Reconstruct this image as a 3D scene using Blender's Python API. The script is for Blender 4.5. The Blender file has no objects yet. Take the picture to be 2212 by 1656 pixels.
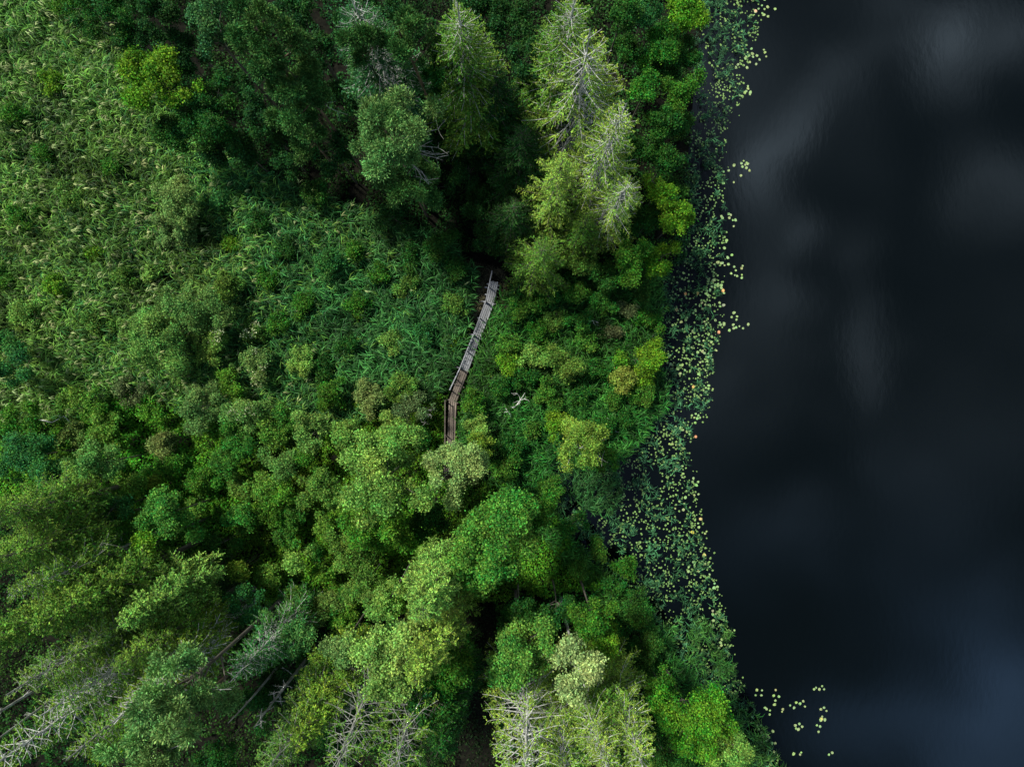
import bpy, math
import numpy as np
from mathutils import Vector

# ------------------------------------------------------------------ camera, sky, sun
H = 50.0                                   # flying height above the lake, metres
sc = bpy.context.scene
COL = sc.collection
cam_d = bpy.data.cameras.new('camera'); cam = bpy.data.objects.new('camera', cam_d); COL.objects.link(cam)
cam.location = (0, 0, H); cam.rotation_euler = (0, 0, 0)
cam_d.sensor_width = 36; cam_d.lens = 24; cam_d.clip_start = 0.5; cam_d.clip_end = 3000
sc.camera = cam
SUN_EL, SUN_AZ = math.radians(54), math.radians(140)     # azimuth counter-clockwise from +X
sun_dir = Vector((math.cos(SUN_EL)*math.cos(SUN_AZ), math.cos(SUN_EL)*math.sin(SUN_AZ), math.sin(SUN_EL)))
sl = bpy.data.lights.new('sun', 'SUN'); sl.energy = 3.9; sl.angle = math.radians(6.0); sl.color = (1, .98, .89)
so = bpy.data.objects.new('sun', sl); COL.objects.link(so)
so.rotation_euler = sun_dir.to_track_quat('Z', 'Y').to_euler(); so.location = sun_dir*120
vs = sc.view_settings; vs.view_transform = 'Standard'; vs.look = 'None'; vs.gamma = 1; vs.exposure = 0.6
sc.cycles.max_bounces = 6; sc.cycles.diffuse_bounces = 3; sc.cycles.glossy_bounces = 2
sc.cycles.transmission_bounces = 3; sc.cycles.use_denoising = True

def DX(x): return (x - 1105.5)/2211*75.0
def DY(y): return (828.0 - y)/2211*75.0
def D(x, y, h=0.0):
    k = (H - h)/H
    return DX(x)*k, DY(y)*k
def S(x, y, h=0.0): return D(x/1.15785, y/1.15785, h)

w = bpy.data.worlds.new('World'); sc.world = w; w.use_nodes = True
nt = w.node_tree; N = nt.nodes; L = nt.links; N.clear()
def nd(tree, t, **kw):
    n = tree.nodes.new(t)
    for k, v in kw.items(): setattr(n, k, v)
    return n
out = nd(nt, 'ShaderNodeOutputWorld'); bg = nd(nt, 'ShaderNodeBackground'); bg.inputs[1].default_value = 0.075
sky = nd(nt, 'ShaderNodeTexSky', sky_type='NISHITA', sun_disc=False, sun_elevation=SUN_EL,
         sun_rotation=math.pi/2 - SUN_AZ)
tc = nd(nt, 'ShaderNodeTexCoord'); sep = nd(nt, 'ShaderNodeSeparateXYZ'); L.new(tc.outputs['Generated'], sep.inputs[0])
mz = nd(nt, 'ShaderNodeMath', operation='MAXIMUM'); L.new(sep.outputs[2], mz.inputs[0]); mz.inputs[1].default_value = .05
du = nd(nt, 'ShaderNodeMath', operation='DIVIDE'); L.new(sep.outputs[0], du.inputs[0]); L.new(mz.outputs[0], du.inputs[1])
dv = nd(nt, 'ShaderNodeMath', operation='DIVIDE'); L.new(sep.outputs[1], dv.inputs[0]); L.new(mz.outputs[0], dv.inputs[1])
uv = nd(nt, 'ShaderNodeCombineXYZ'); L.new(du.outputs[0], uv.inputs[0]); L.new(dv.outputs[0], uv.inputs[1])
nz = nd(nt, 'ShaderNodeTexNoise'); nz.inputs['Scale'].default_value = 5; nz.inputs['Detail'].default_value = 5
L.new(uv.outputs[0], nz.inputs['Vector'])
sub = nd(nt, 'ShaderNodeVectorMath', operation='SUBTRACT'); L.new(nz.outputs['Color'], sub.inputs[0]); sub.inputs[1].default_value = (.5, .5, .5)
scl = nd(nt, 'ShaderNodeVectorMath', operation='SCALE'); L.new(sub.outputs[0], scl.inputs[0]); scl.inputs['Scale'].default_value = .34
wuv = nd(nt, 'ShaderNodeVectorMath', operation='ADD'); L.new(uv.outputs[0], wuv.inputs[0]); L.new(scl.outputs[0], wuv.inputs[1])
# bright puffs of broken cloud overhead: centre (as mirrored by the lake), half sizes, turn, strength
PUFFS = [(1700, 290, 90, 170, -32, 1.0), (2065, 140, 95, 130, -20, 1.0), (1890, 140, 70, 70, 0, .30), (1735, 485, 55, 55, 0, .5),
         (1845, 690, 60, 150, 0, .5), (2170, 440, 170, 110, 0, .35), (1640, 640, 90, 190, 0, .38), (1880, 820, 50, 70, 0, .25),
         (1560, 120, 130, 200, 0, .35), (2150, 1480, 230, 150, 40, .6), (1900, 1560, 200, 110, 0, .22), (2120, 1230, 130, 120, 0, .22), (1700, 1170, 150, 80, 0, .14),
         (1960, 980, 90, 120, 0, .12), (2195, 1640, 120, 60, 0, .4), (1600, 880, 120, 120, 0, .2), (1950, 20, 200, 60, 0, .35)]
acc = None
for (px, py, a, b, rot, s) in PUFFS:
    mp = nd(nt, 'ShaderNodeMapping', vector_type='TEXTURE'); L.new(wuv.outputs[0], mp.inputs[0])
    mp.inputs['Location'].default_value = (DX(px)/H, DY(py)/H, 0); mp.inputs['Rotation'].default_value = (0, 0, math.radians(rot))
    mp.inputs['Scale'].default_value = (a*1.65/2211*75/H, b*1.65/2211*75/H, 1)
    gr = nd(nt, 'ShaderNodeTexGradient', gradient_type='QUADRATIC_SPHERE'); L.new(mp.outputs[0], gr.inputs[0])
    mu = nd(nt, 'ShaderNodeMath', operation='MULTIPLY'); L.new(gr.outputs['Fac'], mu.inputs[0]); mu.inputs[1].default_value = s*1.35
    if acc is None: acc = mu
    else:
        ad = nd(nt, 'ShaderNodeMath', operation='ADD'); L.new(acc.outputs[0], ad.inputs[0]); L.new(mu.outputs[0], ad.inputs[1]); acc = ad
n2 = nd(nt, 'ShaderNodeTexNoise'); n2.inputs['Scale'].default_value = 2.2; n2.inputs['Detail'].default_value = 4
L.new(uv.outputs[0], n2.inputs['Vector'])
mr = nd(nt, 'ShaderNodeMapRange'); L.new(n2.outputs['Fac'], mr.inputs['Value'])
mr.inputs['From Min'].default_value = .5; mr.inputs['From Max'].default_value = .8; mr.inputs['To Max'].default_value = .18
ad = nd(nt, 'ShaderNodeMath', operation='ADD', use_clamp=True); L.new(acc.outputs[0], ad.inputs[0]); L.new(mr.outputs[0], ad.inputs[1])
mix = nd(nt, 'ShaderNodeMix', data_type='RGBA'); L.new(ad.outputs[0], mix.inputs['Factor'])
vr = nd(nt, 'ShaderNodeMapRange', interpolation_type='SMOOTHSTEP'); L.new(sep.outputs[2], vr.inputs['Value'])
vr.inputs['From Min'].default_value = .3; vr.inputs['From Max'].default_value = .75; vr.inputs['To Min'].default_value = .8; vr.inputs['To Max'].default_value = .0
vm = nd(nt, 'ShaderNodeMix', data_type='RGBA'); L.new(vr.outputs[0], vm.inputs['Factor']); L.new(sky.outputs[0], vm.inputs['A']); vm.inputs['B'].default_value = (5.2, 5.8, 5.2, 1)
L.new(vm.outputs['Result'], mix.inputs['A']); cv = nd(nt, 'ShaderNodeMapRange', interpolation_type='SMOOTHSTEP'); L.new(dv.outputs[0], cv.inputs['Value']); cv.inputs['From Min'].default_value = .05; cv.inputs['From Max'].default_value = -.4
cm = nd(nt, 'ShaderNodeMix', data_type='RGBA'); L.new(cv.outputs[0], cm.inputs['Factor']); cm.inputs['A'].default_value = (27, 35, 43, 1); cm.inputs['B'].default_value = (13, 24, 44, 1)
L.new(cm.outputs['Result'], mix.inputs['B'])
L.new(mix.outputs['Result'], bg.inputs[0]); L.new(bg.outputs[0], out.inputs[0])

# ------------------------------------------------------------------ materials
def newmat(name):
    m = bpy.data.materials.new(name); m.use_nodes = True
    t = m.node_tree; t.nodes.clear()
    return m, t
def leaf_mat(name, rough=.6, transl=.33, var=.55, hue=.035, patch=.8, spec=.13, pamp=.45, lo=.5, hi=1.9, pw=1.7, hp=.026):
    m, t = newmat(name); K = t.links
    o = nd(t, 'ShaderNodeOutputMaterial'); oi = nd(t, 'ShaderNodeObjectInfo'); g = nd(t, 'ShaderNodeNewGeometry')
    c = nd(t, 'ShaderNodeTexCoord'); n = nd(t, 'ShaderNodeTexNoise'); n.inputs['Scale'].default_value = patch; n.inputs['Detail'].default_value = 3
    K.new(c.outputs['Object'], n.inputs['Vector'])
    pq = nd(t, 'ShaderNodeMath', operation='POWER'); K.new(g.outputs['Random Per Island'], pq.inputs[0]); pq.inputs[1].default_value = pw
    r1 = nd(t, 'ShaderNodeMapRange'); K.new(pq.outputs[0], r1.inputs['Value'])
    r1.inputs['To Min'].default_value = lo; r1.inputs['To Max'].default_value = hi
    r2 = nd(t, 'ShaderNodeMapRange'); K.new(n.outputs['Fac'], r2.inputs['Value']); r2.inputs['From Min'].default_value = .3; r2.inputs['From Max'].default_value = .7
    r2.inputs['To Min'].default_value = 1 - pamp; r2.inputs['To Max'].default_value = 1 + pamp
    v = nd(t, 'ShaderNodeMath', operation='MULTIPLY'); K.new(r1.outputs[0], v.inputs[0]); K.new(r2.outputs[0], v.inputs[1])
    wn = nd(t, 'ShaderNodeTexWhiteNoise', noise_dimensions='1D'); K.new(g.outputs['Random Per Island'], wn.inputs['W'])
    hm = nd(t, 'ShaderNodeMapRange'); K.new(wn.outputs['Value'], hm.inputs['Value'])
    hm.inputs['To Min'].default_value = .509 - hue; hm.inputs['To Max'].default_value = .509 + hue
    nb_ = nd(t, 'ShaderNodeTexNoise'); nb_.inputs['Scale'].default_value = patch*.55; K.new(c.outputs['Object'], nb_.inputs['Vector'])
    hb = nd(t, 'ShaderNodeMapRange'); K.new(nb_.outputs['Fac'], hb.inputs['Value']); hb.inputs['From Min'].default_value = .3; hb.inputs['From Max'].default_value = .7
    hb.inputs['To Min'].default_value = -hp; hb.inputs['To Max'].default_value = hp
    ha = nd(t, 'ShaderNodeMath', operation='ADD'); K.new(hm.outputs[0], ha.inputs[0]); K.new(hb.outputs[0], ha.inputs[1]); hm = ha
    hs = nd(t, 'ShaderNodeHueSaturation'); K.new(oi.outputs['Color'], hs.inputs['Color']); K.new(hm.outputs[0], hs.inputs['Hue']); K.new(v.outputs[0], hs.inputs['Value'])
    p = nd(t, 'ShaderNodeBsdfPrincipled'); K.new(hs.outputs[0], p.inputs['Base Color']); p.inputs['Roughness'].default_value = rough
    p.inputs['Specular IOR Level'].default_value = spec
    tr = nd(t, 'ShaderNodeBsdfTranslucent'); K.new(hs.outputs[0], tr.inputs['Color'])
    mx = nd(t, 'ShaderNodeMixShader'); mx.inputs[0].default_value = transl
    K.new(p.outputs[0], mx.inputs[1]); K.new(tr.outputs[0], mx.inputs[2]); K.new(mx.outputs[0], o.inputs[0])
    return m
M_LEAF = leaf_mat('broad_leaves'); M_NEEDLE = leaf_mat('needles', rough=.6, transl=.12, var=.45, patch=.6, spec=.1)
M_REED = leaf_mat('reed_blades', rough=.5, transl=.2, var=.6, hue=.02, patch=.22, spec=.12, pamp=.55, lo=.38, hi=2.3, pw=2.4, hp=.012)
M_HERB = leaf_mat('herb_leaves', rough=.55, transl=.25, var=.5, hue=.03, patch=.16, spec=.1, pamp=.5)
def bark_mat(name, c1, c2, scale=6, rough=.85, stretch=(1, 1, .25)):
    m, t = newmat(name); K = t.links
    o = nd(t, 'ShaderNodeOutputMaterial'); p = nd(t, 'ShaderNodeBsdfPrincipled'); c = nd(t, 'ShaderNodeTexCoord')
    mp = nd(t, 'ShaderNodeMapping'); mp.inputs['Scale'].default_value = stretch; K.new(c.outputs['Object'], mp.inputs[0])
    n = nd(t, 'ShaderNodeTexNoise'); n.inputs['Scale'].default_value = scale; n.inputs['Detail'].default_value = 6; K.new(mp.outputs[0], n.inputs['Vector'])
    r = nd(t, 'ShaderNodeValToRGB'); r.color_ramp.elements[0].position = .35; r.color_ramp.elements[1].position = .65
    r.color_ramp.elements[0].color = (*c1, 1); r.color_ramp.elements[1].color = (*c2, 1)
    K.new(n.outputs['Fac'], r.inputs[0]); K.new(r.outputs[0], p.inputs['Base Color']); p.inputs['Roughness'].default_value = rough
    b = nd(t, 'ShaderNodeBump'); b.inputs['Strength'].default_value = .5; b.inputs['Distance'].default_value = .02
    K.new(n.outputs['Fac'], b.inputs['Height']); K.new(b.outputs[0], p.inputs['Normal']); K.new(p.outputs[0], o.inputs[0])
    return m
M_BARK = bark_mat('grey_brown_bark', (.05, .042, .033), (.13, .115, .09))
M_GREY = bark_mat('lichen_grey_bark', (.13, .13, .11), (.36, .36, .32))
M_PINEB = bark_mat('orange_pine_bark', (.09, .06, .04), (.19, .125, .085))
M_LICH = bark_mat('white_lichen_bark', (.24, .24, .21), (.58, .58, .53))
M_DEAD = bark_mat('bleached_dead_wood', (.35, .34, .31), (.62, .61, .57))
M_STRAW = leaf_mat('dry_straw', rough=.7, transl=.1, var=.5, hue=.01, patch=.5, spec=.1)

def wood_mat(name, c1, c2):
    m, t = newmat(name); K = t.links
    o = nd(t, 'ShaderNodeOutputMaterial'); p = nd(t, 'ShaderNodeBsdfPrincipled'); c = nd(t, 'ShaderNodeTexCoord')
    mp = nd(t, 'ShaderNodeMapping'); mp.inputs['Scale'].default_value = (.8, 22, 22); K.new(c.outputs['Object'], mp.inputs[0])
    n = nd(t, 'ShaderNodeTexNoise'); n.inputs['Scale'].default_value = 1.5; n.inputs['Detail'].default_value = 6; K.new(mp.outputs[0], n.inputs['Vector'])
    n3 = nd(t, 'ShaderNodeTexNoise'); n3.inputs['Scale'].default_value = 1.1; n3.inputs['Detail'].default_value = 5; K.new(c.outputs['Object'], n3.inputs['Vector'])
    r = nd(t, 'ShaderNodeValToRGB'); r.color_ramp.elements[0].position = .35; r.color_ramp.elements[1].position = .68
    r.color_ramp.elements[0].color = (*c1, 1); r.color_ramp.elements[1].color = (*c2, 1)
    K.new(n.outputs['Fac'], r.inputs[0])
    oi = nd(t, 'ShaderNodeObjectInfo'); mrr = nd(t, 'ShaderNodeMapRange'); K.new(oi.outputs['Random'], mrr.inputs['Value'])
    mrr.inputs['To Min'].default_value = .7; mrr.inputs['To Max'].default_value = 1.2
    m2 = nd(t, 'ShaderNodeMapRange'); K.new(n3.outputs['Fac'], m2.inputs['Value']); m2.inputs['From Min'].default_value = .3; m2.inputs['From Max'].default_value = .7
    m2.inputs['To Min'].default_value = .55; m2.inputs['To Max'].default_value = 1.2
    mm = nd(t, 'ShaderNodeMath', operation='MULTIPLY'); K.new(mrr.outputs[0], mm.inputs[0]); K.new(m2.outputs[0], mm.inputs[1])
    hs = nd(t, 'ShaderNodeHueSaturation'); K.new(r.outputs[0], hs.inputs['Color']); K.new(mm.outputs[0], hs.inputs['Value'])
    K.new(hs.outputs[0], p.inputs['Base Color']); p.inputs['Roughness'].default_value = .8
    b = nd(t, 'ShaderNodeBump'); b.inputs['Strength'].default_value = .4; b.inputs['Distance'].default_value = .01
    K.new(n.outputs['Fac'], b.inputs['Height']); K.new(b.outputs[0], p.inputs['Normal']); K.new(p.outputs[0], o.inputs[0])
    return m
M_PLANK = wood_mat('weathered_grey_boards', (.16, .163, .172), (.37, .375, .39))
M_PLANKB = wood_mat('dark_brown_boards', (.085, .066, .052), (.20, .16, .125))  # browner and darker than the grey boards

# ------------------------------------------------------------------ mesh helpers
def tag(o, label=None, cat=None, group=None, kind=None):
    for k, v in (('label', label), ('category', cat), ('group', group), ('kind', kind)):
        if v: o[k] = v
    return o
def link(name, me, mat, parent=None, color=None):
    o = bpy.data.objects.new(name, me); COL.objects.link(o)
    if mat and not me.materials: me.materials.append(mat)
    if parent: o.parent = parent
    if color is not None: o.color = (*color, 1)
    return o
def npmesh(name, V, F):
    me = bpy.data.meshes.new(name); V = np.ascontiguousarray(V, np.float32).reshape(-1, 3); F = np.ascontiguousarray(F, np.int32)
    k = F.shape[1]
    me.vertices.add(len(V)); me.vertices.foreach_set('co', V.ravel())
    me.loops.add(F.size); me.loops.foreach_set('vertex_index', F.ravel())
    me.polygons.add(len(F)); me.polygons.foreach_set('loop_start', np.arange(0, F.size, k, dtype=np.int32))
    me.update(calc_edges=True)
    return me
def unit(a): return a/np.maximum(np.linalg.norm(a, axis=-1, keepdims=True), 1e-6)
def diamonds(P, T, Nn, l, wd):
    """leaf faces: centre P, long axis T, normal Nn, length, width -> (n*4,3)"""
    T = unit(T); B = unit(np.cross(Nn, T)); l = np.reshape(l, (-1, 1)); wd = np.reshape(wd, (-1, 1))
    q = np.stack([P - T*l*.5, P + B*wd*.5 + T*l*.06, P + T*l*.5, P - B*wd*.5 + T*l*.06], 1)
    return q.reshape(-1, 3)
def quadmesh(name, V): return npmesh(name, V, np.arange(len(V)).reshape(-1, 4))
def empty(name, x, y, z=0.0):
    o = bpy.data.objects.new(name, None); COL.objects.link(o); o.location = (x, y, z); o.empty_display_size = .3
    return o
class Tubes:
    def __init__(s): s.V = []; s.F = []; s.n = 0
    def add(s, P, r, k=5):
        P = np.asarray(P, float); r = np.broadcast_to(np.asarray(r, float), (len(P),)); T = unit(np.gradient(P, axis=0))
        ref = np.array([0, 0, 1.]) if abs(T[0, 2]) < .9 else np.array([1., 0, 0])
        A = unit(np.cross(T, ref)); B = np.cross(T, A); a = np.arange(k)/k*2*np.pi
        ring = P[:, None] + r[:, None, None]*(A[:, None]*np.cos(a)[None, :, None] + B[:, None]*np.sin(a)[None, :, None])
        m = len(P); i = np.arange(m-1)[:, None]*k; j = np.arange(k)[None]; j2 = (j+1) % k
        F = np.stack([i+j, i+j2, i+k+j2, i+k+j], -1).reshape(-1, 4) + s.n
        s.V.append(ring.reshape(-1, 3)); s.F.append(F); s.n += m*k
    def mesh(s, name): return npmesh(name, np.concatenate(s.V), np.concatenate(s.F))

# ------------------------------------------------------------------ plants
def trunk_path(h, rng, lean=.03):
    n = 9; z = np.linspace(-.1, h, n); t = np.linspace(0, 1, n); l = rng.normal(0, lean*h, 2); ph = rng.uniform(0, 6)
    P = np.stack([l[0]*t**2*t + .06*h/12*np.sin(3*t + ph)*t, l[1]*t**3 + .06*h/12*np.sin(4*t+1+ph)*t, z], 1)
    return P
def at_z(P, z): return np.array([np.interp(z, P[:, 2], P[:, 0]), np.interp(z, P[:, 2], P[:, 1]), z])

def broadleaf(name, cx, cy, rpx, h, color, label, cat='tree', group=None, zr=.9, seed=0, leaf=.115, dens=1.0, bark=None,
              needles=False, stems=1, limbs=.35, ecc=1.0, rot=0.0, bare=0):
    """crown centre at picture point (cx,cy), radius rpx, top at height h"""
    rng = np.random.default_rng(seed + 1)
    R = rpx/29.48; zc = h - R*zr
    for _ in range(4):
        zc = max(h - R*zr*.9, .35*h); R = rpx/29.48*(H - zc)/H
    X, Y = D(cx, cy, zc); Rz = R*zr
    root = empty(name, X, Y, .1); tag(root, label, cat, group)
    C = np.array([0, 0, zc])
    nl = int(9 + 4.2*R*R); nl = min(nl, 80)
    d = unit(rng.normal(size=(nl, 3))); d[:, 2] = np.where(d[:, 2] < -.35, -d[:, 2], d[:, 2]); d = unit(d)
    rad = rng.uniform(.35, 1.02, (nl, 1))*(1 + .16*np.sin(3*np.arctan2(d[:, 1:2], d[:, :1]) + seed)); ax = np.array([R*ecc, R/ecc, Rz])
    LC = C + d*rad*ax
    c_, s_ = math.cos(rot), math.sin(rot)
    xy = LC[:, :2].copy(); LC[:, 0] = xy[:, 0]*c_ - xy[:, 1]*s_; LC[:, 1] = xy[:, 0]*s_ + xy[:, 1]*c_
    lr = R*rng.uniform(.12, .32, nl)*(1.2 if nl < 16 else 1.0); lr = np.maximum(lr, .2)
    ncl = int(400*dens*R*R*(.75+.25*zr)*(.13/leaf)**1.3) + 30
    pick = rng.choice(nl, ncl, p=lr**2/np.sum(lr**2))
    dd = rng.normal(size=(ncl, 3)); dd[:, 2] += .45; dd = unit(dd); out_ = unit(LC[pick] - C + 1e-3); dd = unit(dd + .45*out_)
    CP = LC[pick] + dd*lr[pick, None]*rng.uniform(.55, 1.08, (ncl, 1))
    k = 10 if not needles else 14
    cr = (.14 if not needles else .10)*(leaf/.13)
    off = rng.normal(size=(ncl, k, 3))*cr
    P = (CP[:, None] + off).reshape(-1, 3); outw = np.repeat(dd, k, 0)
    if needles:
        T = unit(off.reshape(-1, 3) + outw*.08 + np.array([0, 0, .04])); Nn = rng.normal(size=P.shape); l = rng.uniform(.7, 1.3, len(P))*leaf*1.15; wd = l*.34
    else:
        Nn = unit(outw*.7 + np.array([0, 0, .75]) + rng.normal(size=P.shape)*.55); T = rng.normal(size=P.shape); l = rng.uniform(.65, 1.25, len(P))*leaf; wd = l*.72
    P[:, 2] = np.maximum(P[:, 2], .15)
    crown = link('crown', quadmesh('crown', diamonds(P, T, Nn, l, wd)), M_NEEDLE if needles else M_LEAF, root, color)
    tb = Tubes(); rt = max(.025, .0095*h)*(1 if stems == 1 else .6)
    for si in range(stems):
        off0 = np.zeros(3) if stems == 1 else np.array([*rng.normal(0, .22*R, 2), 0])
        tp = trunk_path(max(zc + Rz*.55, .5), rng, .02) + off0*np.array([1, 1, 0])
        tb.add(tp, np.linspace(rt, rt*.25, len(tp)), 6)
        for i in range(si, nl, stems):
            if rng.random() > limbs*2.2 and nl > 10: continue
            z0 = min(tp[-1, 2]*.95, max(LC[i, 2] - Rz*rng.uniform(.35, .9), zc - Rz)); z0 = max(z0, .2)
            A = at_z(tp, z0); B = LC[i]; mid = (A+B)/2 + np.array([0, 0, -.08*R]) + rng.normal(0, .05*R, 3)
            t = np.linspace(0, 1, 6)[:, None]; q = (1-t)**2*A + 2*t*(1-t)*mid + t*t*B
            tb.add(q, np.linspace(rt*.38, .012, 6), 4)
            for _ in range(3):
                e = B + unit(rng.normal(size=3) + np.array([0, 0, .4]) + (B-C)/R)*lr[i]*.95
                tb.add([B, (B+e)/2 + rng.normal(0, .05, 3), e], [.014, .01, .006], 3)
    link('trunk', tb.mesh('trunk'), bark or M_BARK, root)
    if bare:
        for _ in range(bare):
            db = Tubes()
            z0 = rng.uniform(zc - Rz*.6, zc + Rz*.25); a = rng.uniform(-1.1, .4); A = np.array([0, 0, z0])
            e = A + np.array([math.cos(a)*R*1.02, math.sin(a)*R*1.02, rng.uniform(-.05, .3)*Rz])
            pts = np.array([A + (e-A)*t + rng.normal(0, .06, 3)*t for t in np.linspace(0, 1, 6)])
            db.add(pts, np.linspace(.05, .012, 6), 4)
            for q in range(6):
                s0 = pts[rng.integers(2, 6)]; dv_ = unit(e - A + rng.normal(size=3)*1.6*R)*R*.3
                db.add([s0, s0+dv_*.5+rng.normal(0, .03, 3), s0+dv_], [.018, .013, .007], 3)
            link('bare_branch', db.mesh('bare_branch'), M_GREY, root)
    return root

def conifer(name, ax_, ay_, h, R, color, label, group=None, base=.15, seed=0, bare=.25, lichen=False, asc=0.0, droop=.35, step=.4,
            leafd=1.0, bark=None, top=1.0, stubs=0, nl=.15, cat='tree', lean=.015, shape=.75, lt=1.0, tw=.42):
    rng = np.random.default_rng(seed + 500)
    X, Y = D(ax_, ay_, h); root = empty(name, X, Y, .1); tag(root, label, cat, group)
    tp = trunk_path(h, rng, lean); tp[:, 0] -= tp[-1, 0]*np.linspace(0, 1, len(tp))*.5; rt = max(.05, .0115*h)
    tb = Tubes(); tb.add(tp, rt*np.linspace(1, .12, len(tp)), 7); db = Tubes()
    PP = []; TT = []; NN = []; LL = []
    zb = base*h; z = h - .15
    while z > zb:
        t = (h - z)/(h - zb)
        env = min(1.0, (t**shape)*1.05 + .03)*(1 - .35*max(0, t-.75)/.25)
        nb = 6 if t > .1 else 5
        az0 = rng.uniform(0, 6.28)
        for b in range(nb):
            az = az0 + b*2*math.pi/nb + rng.normal(0, .2); Lb = R*env*rng.uniform(.72, 1.15) + .12
            rise = (.55*(1-t)**1.5 - .12 + asc)*1.0; s = np.linspace(0, 1, 8)
            dr = np.array([math.cos(az), math.sin(az), 0]); O = at_z(tp, z + rng.normal(0, .08))
            side = np.array([-dr[1], dr[0], 0]); curv = rng.normal(0, .08)
            sp = O + Lb*(s[:, None]*dr + (curv*s**2)[:, None]*side) ; sp[:, 2] += Lb*(rise*s - droop*s**2*(.4+.6*t) + .22*s**4)
            r0 = .010 + .008*Lb
            (db if lichen else tb).add(sp, np.linspace(r0, .007, 8)*(1.15 if lichen else 1)*lt, 4)
            n = max(3, int(Lb*(1-bare)/.05*leafd)); ss = rng.uniform(((bare*min(.85, .25 + 1.6*t)) if lichen else bare*.5) if Lb > .8 else 0.05, 1.0, n)
            if lichen:
                for q in range(int(1 + Lb*1.3)):
                    s0 = rng.uniform(.1, min(.9, bare+.25)); A = np.array([np.interp(s0, s, sp[:, c]) for c in range(3)])
                    dv_ = (dr*.7 + side*rng.choice([-1, 1])*rng.uniform(.5, 1.1) + np.array([0, 0, rng.normal(-.1, .2)]))*min(.7, Lb*.3)
                    db.add([A, A+dv_*.5+rng.normal(0, .02, 3), A+dv_], [.011, .008, .005], 3)
            A = np.stack([np.interp(ss, s, sp[:, c]) for c in range(3)], 1)
            sg = rng.choice([-1., 1.], n)
            tl = np.minimum((tw*Lb*(1 - .72*ss) + .10)*rng.uniform(.6, 1.2, n), .85)
            fw = rng.uniform(.45, .95, n)
            tdir = unit(dr*fw[:, None] + side*sg[:, None]*rng.uniform(.5, 1.0, (n, 1)) + np.array([0, 0, 1.])*(rng.normal(-.25*t-.02+asc*.5, .16, (n, 1))))
            kk = 7; u = (np.arange(kk)+.5)/kk
            P = A[:, None] + tdir[:, None]*(tl[:, None]*u)[..., None]; P[..., 2] -= (.25*tl[:, None]*u**2)*(.3+t)
            P = P + rng.normal(0, .022, P.shape)
            T = np.repeat(tdir, kk, 0) + rng.normal(0, .45, (n*kk, 3))
            l = np.repeat(np.maximum(tl/kk*1.9, nl*.6), kk)*rng.uniform(.7, 1.3, n*kk)
            PP.append(P.reshape(-1, 3)); TT.append(T); LL.append(l)
            if lichen and t < .12: break
        z -= step*(.55 + .45*min(1, t*3))*rng.uniform(.85, 1.15)
    P = np.concatenate(PP); T = np.concatenate(TT); l = np.concatenate(LL)
    Nn = rng.normal(size=P.shape)*.8 + np.array([0, 0, 1.0])
    link('crown', quadmesh('crown', diamonds(P, T, Nn, l, l*.5)), M_NEEDLE, root, color)
    if not lichen: db = tb
    for q in range(stubs):                                   # dead limbs on the clear stem below the crown
        z0 = rng.uniform(.3*h, max(zb, .35*h)+.15*h); a = rng.uniform(0, 6.28); Ls = R*rng.uniform(.3, .9); A = at_z(tp, z0)
        e = A + np.array([math.cos(a)*Ls, math.sin(a)*Ls, rng.uniform(-.3, .25)*Ls]); m = (A+e)/2 + rng.normal(0, .08, 3)
        db.add([A, m, e], [.03, .02, .008], 4)
        for _ in range(2):
            db.add([m, m + (e-A)*.2 + rng.normal(0, .15, 3), m+(e-A)*.35+rng.normal(0, .3, 3)], [.014, .01, .006], 3)
    if lichen:
        db.add(tp, .5*rt*np.linspace(1, .12, len(tp)), 5)
        link('bare_branches', db.mesh('bare'), bark or M_LICH, root)
    link('trunk', tb.mesh('trunk'), bark or (M_LICH if lichen else M_BARK), root)
    return root

def snag(name, ax_, ay_, h, R, label, seed=0, nb=40, mat=None, z0f=.35, group=None, cat='dead tree', r=None):
    """standing dead tree, top at picture point"""
    rng = np.random.default_rng(seed + 900); X, Y = D(ax_, ay_, h); root = empty(name, X, Y, .1); tag(root, label, cat, group)
    tp = trunk_path(h, rng, .01); rt = r or .012*h; tb = Tubes(); tb.add(tp, rt*np.linspace(1, .2, len(tp)), 7); db = Tubes() if nb > 12 else tb
    for _ in range(nb):
        z = rng.uniform(z0f*h, h*.98); t = (h-z)/(h*(1-z0f)); Lb = R*(.25+.75*t**.6)*rng.uniform(.5, 1.1); a = rng.uniform(0, 6.28); A = at_z(tp, z)
        e = A + np.array([math.cos(a), math.sin(a), rng.uniform(-.3, .5)])*Lb
        pts = np.array([A + (e-A)*q + rng.normal(0, .05, 3)*q*Lb for q in np.linspace(0, 1, 6)]); db.add(pts, np.linspace(.035, .01, 6), 4)
        for _ in range(3):
            s0 = pts[rng.integers(2, 5)]; dv_ = unit((e-A)/Lb + rng.normal(size=3)*.8)*Lb*.3
            db.add([s0, s0+dv_*.6+rng.normal(0, .02, 3), s0+dv_], [.013, .01, .006], 3)
    link('trunk', tb.mesh('trunk'), mat or M_GREY, root)
    if nb > 12:
        db.add(tp, .5*rt*np.linspace(1, .2, len(tp)), 5)
        link('bare_branches', db.mesh('bare'), mat or M_GREY, root)
    return root
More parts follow.
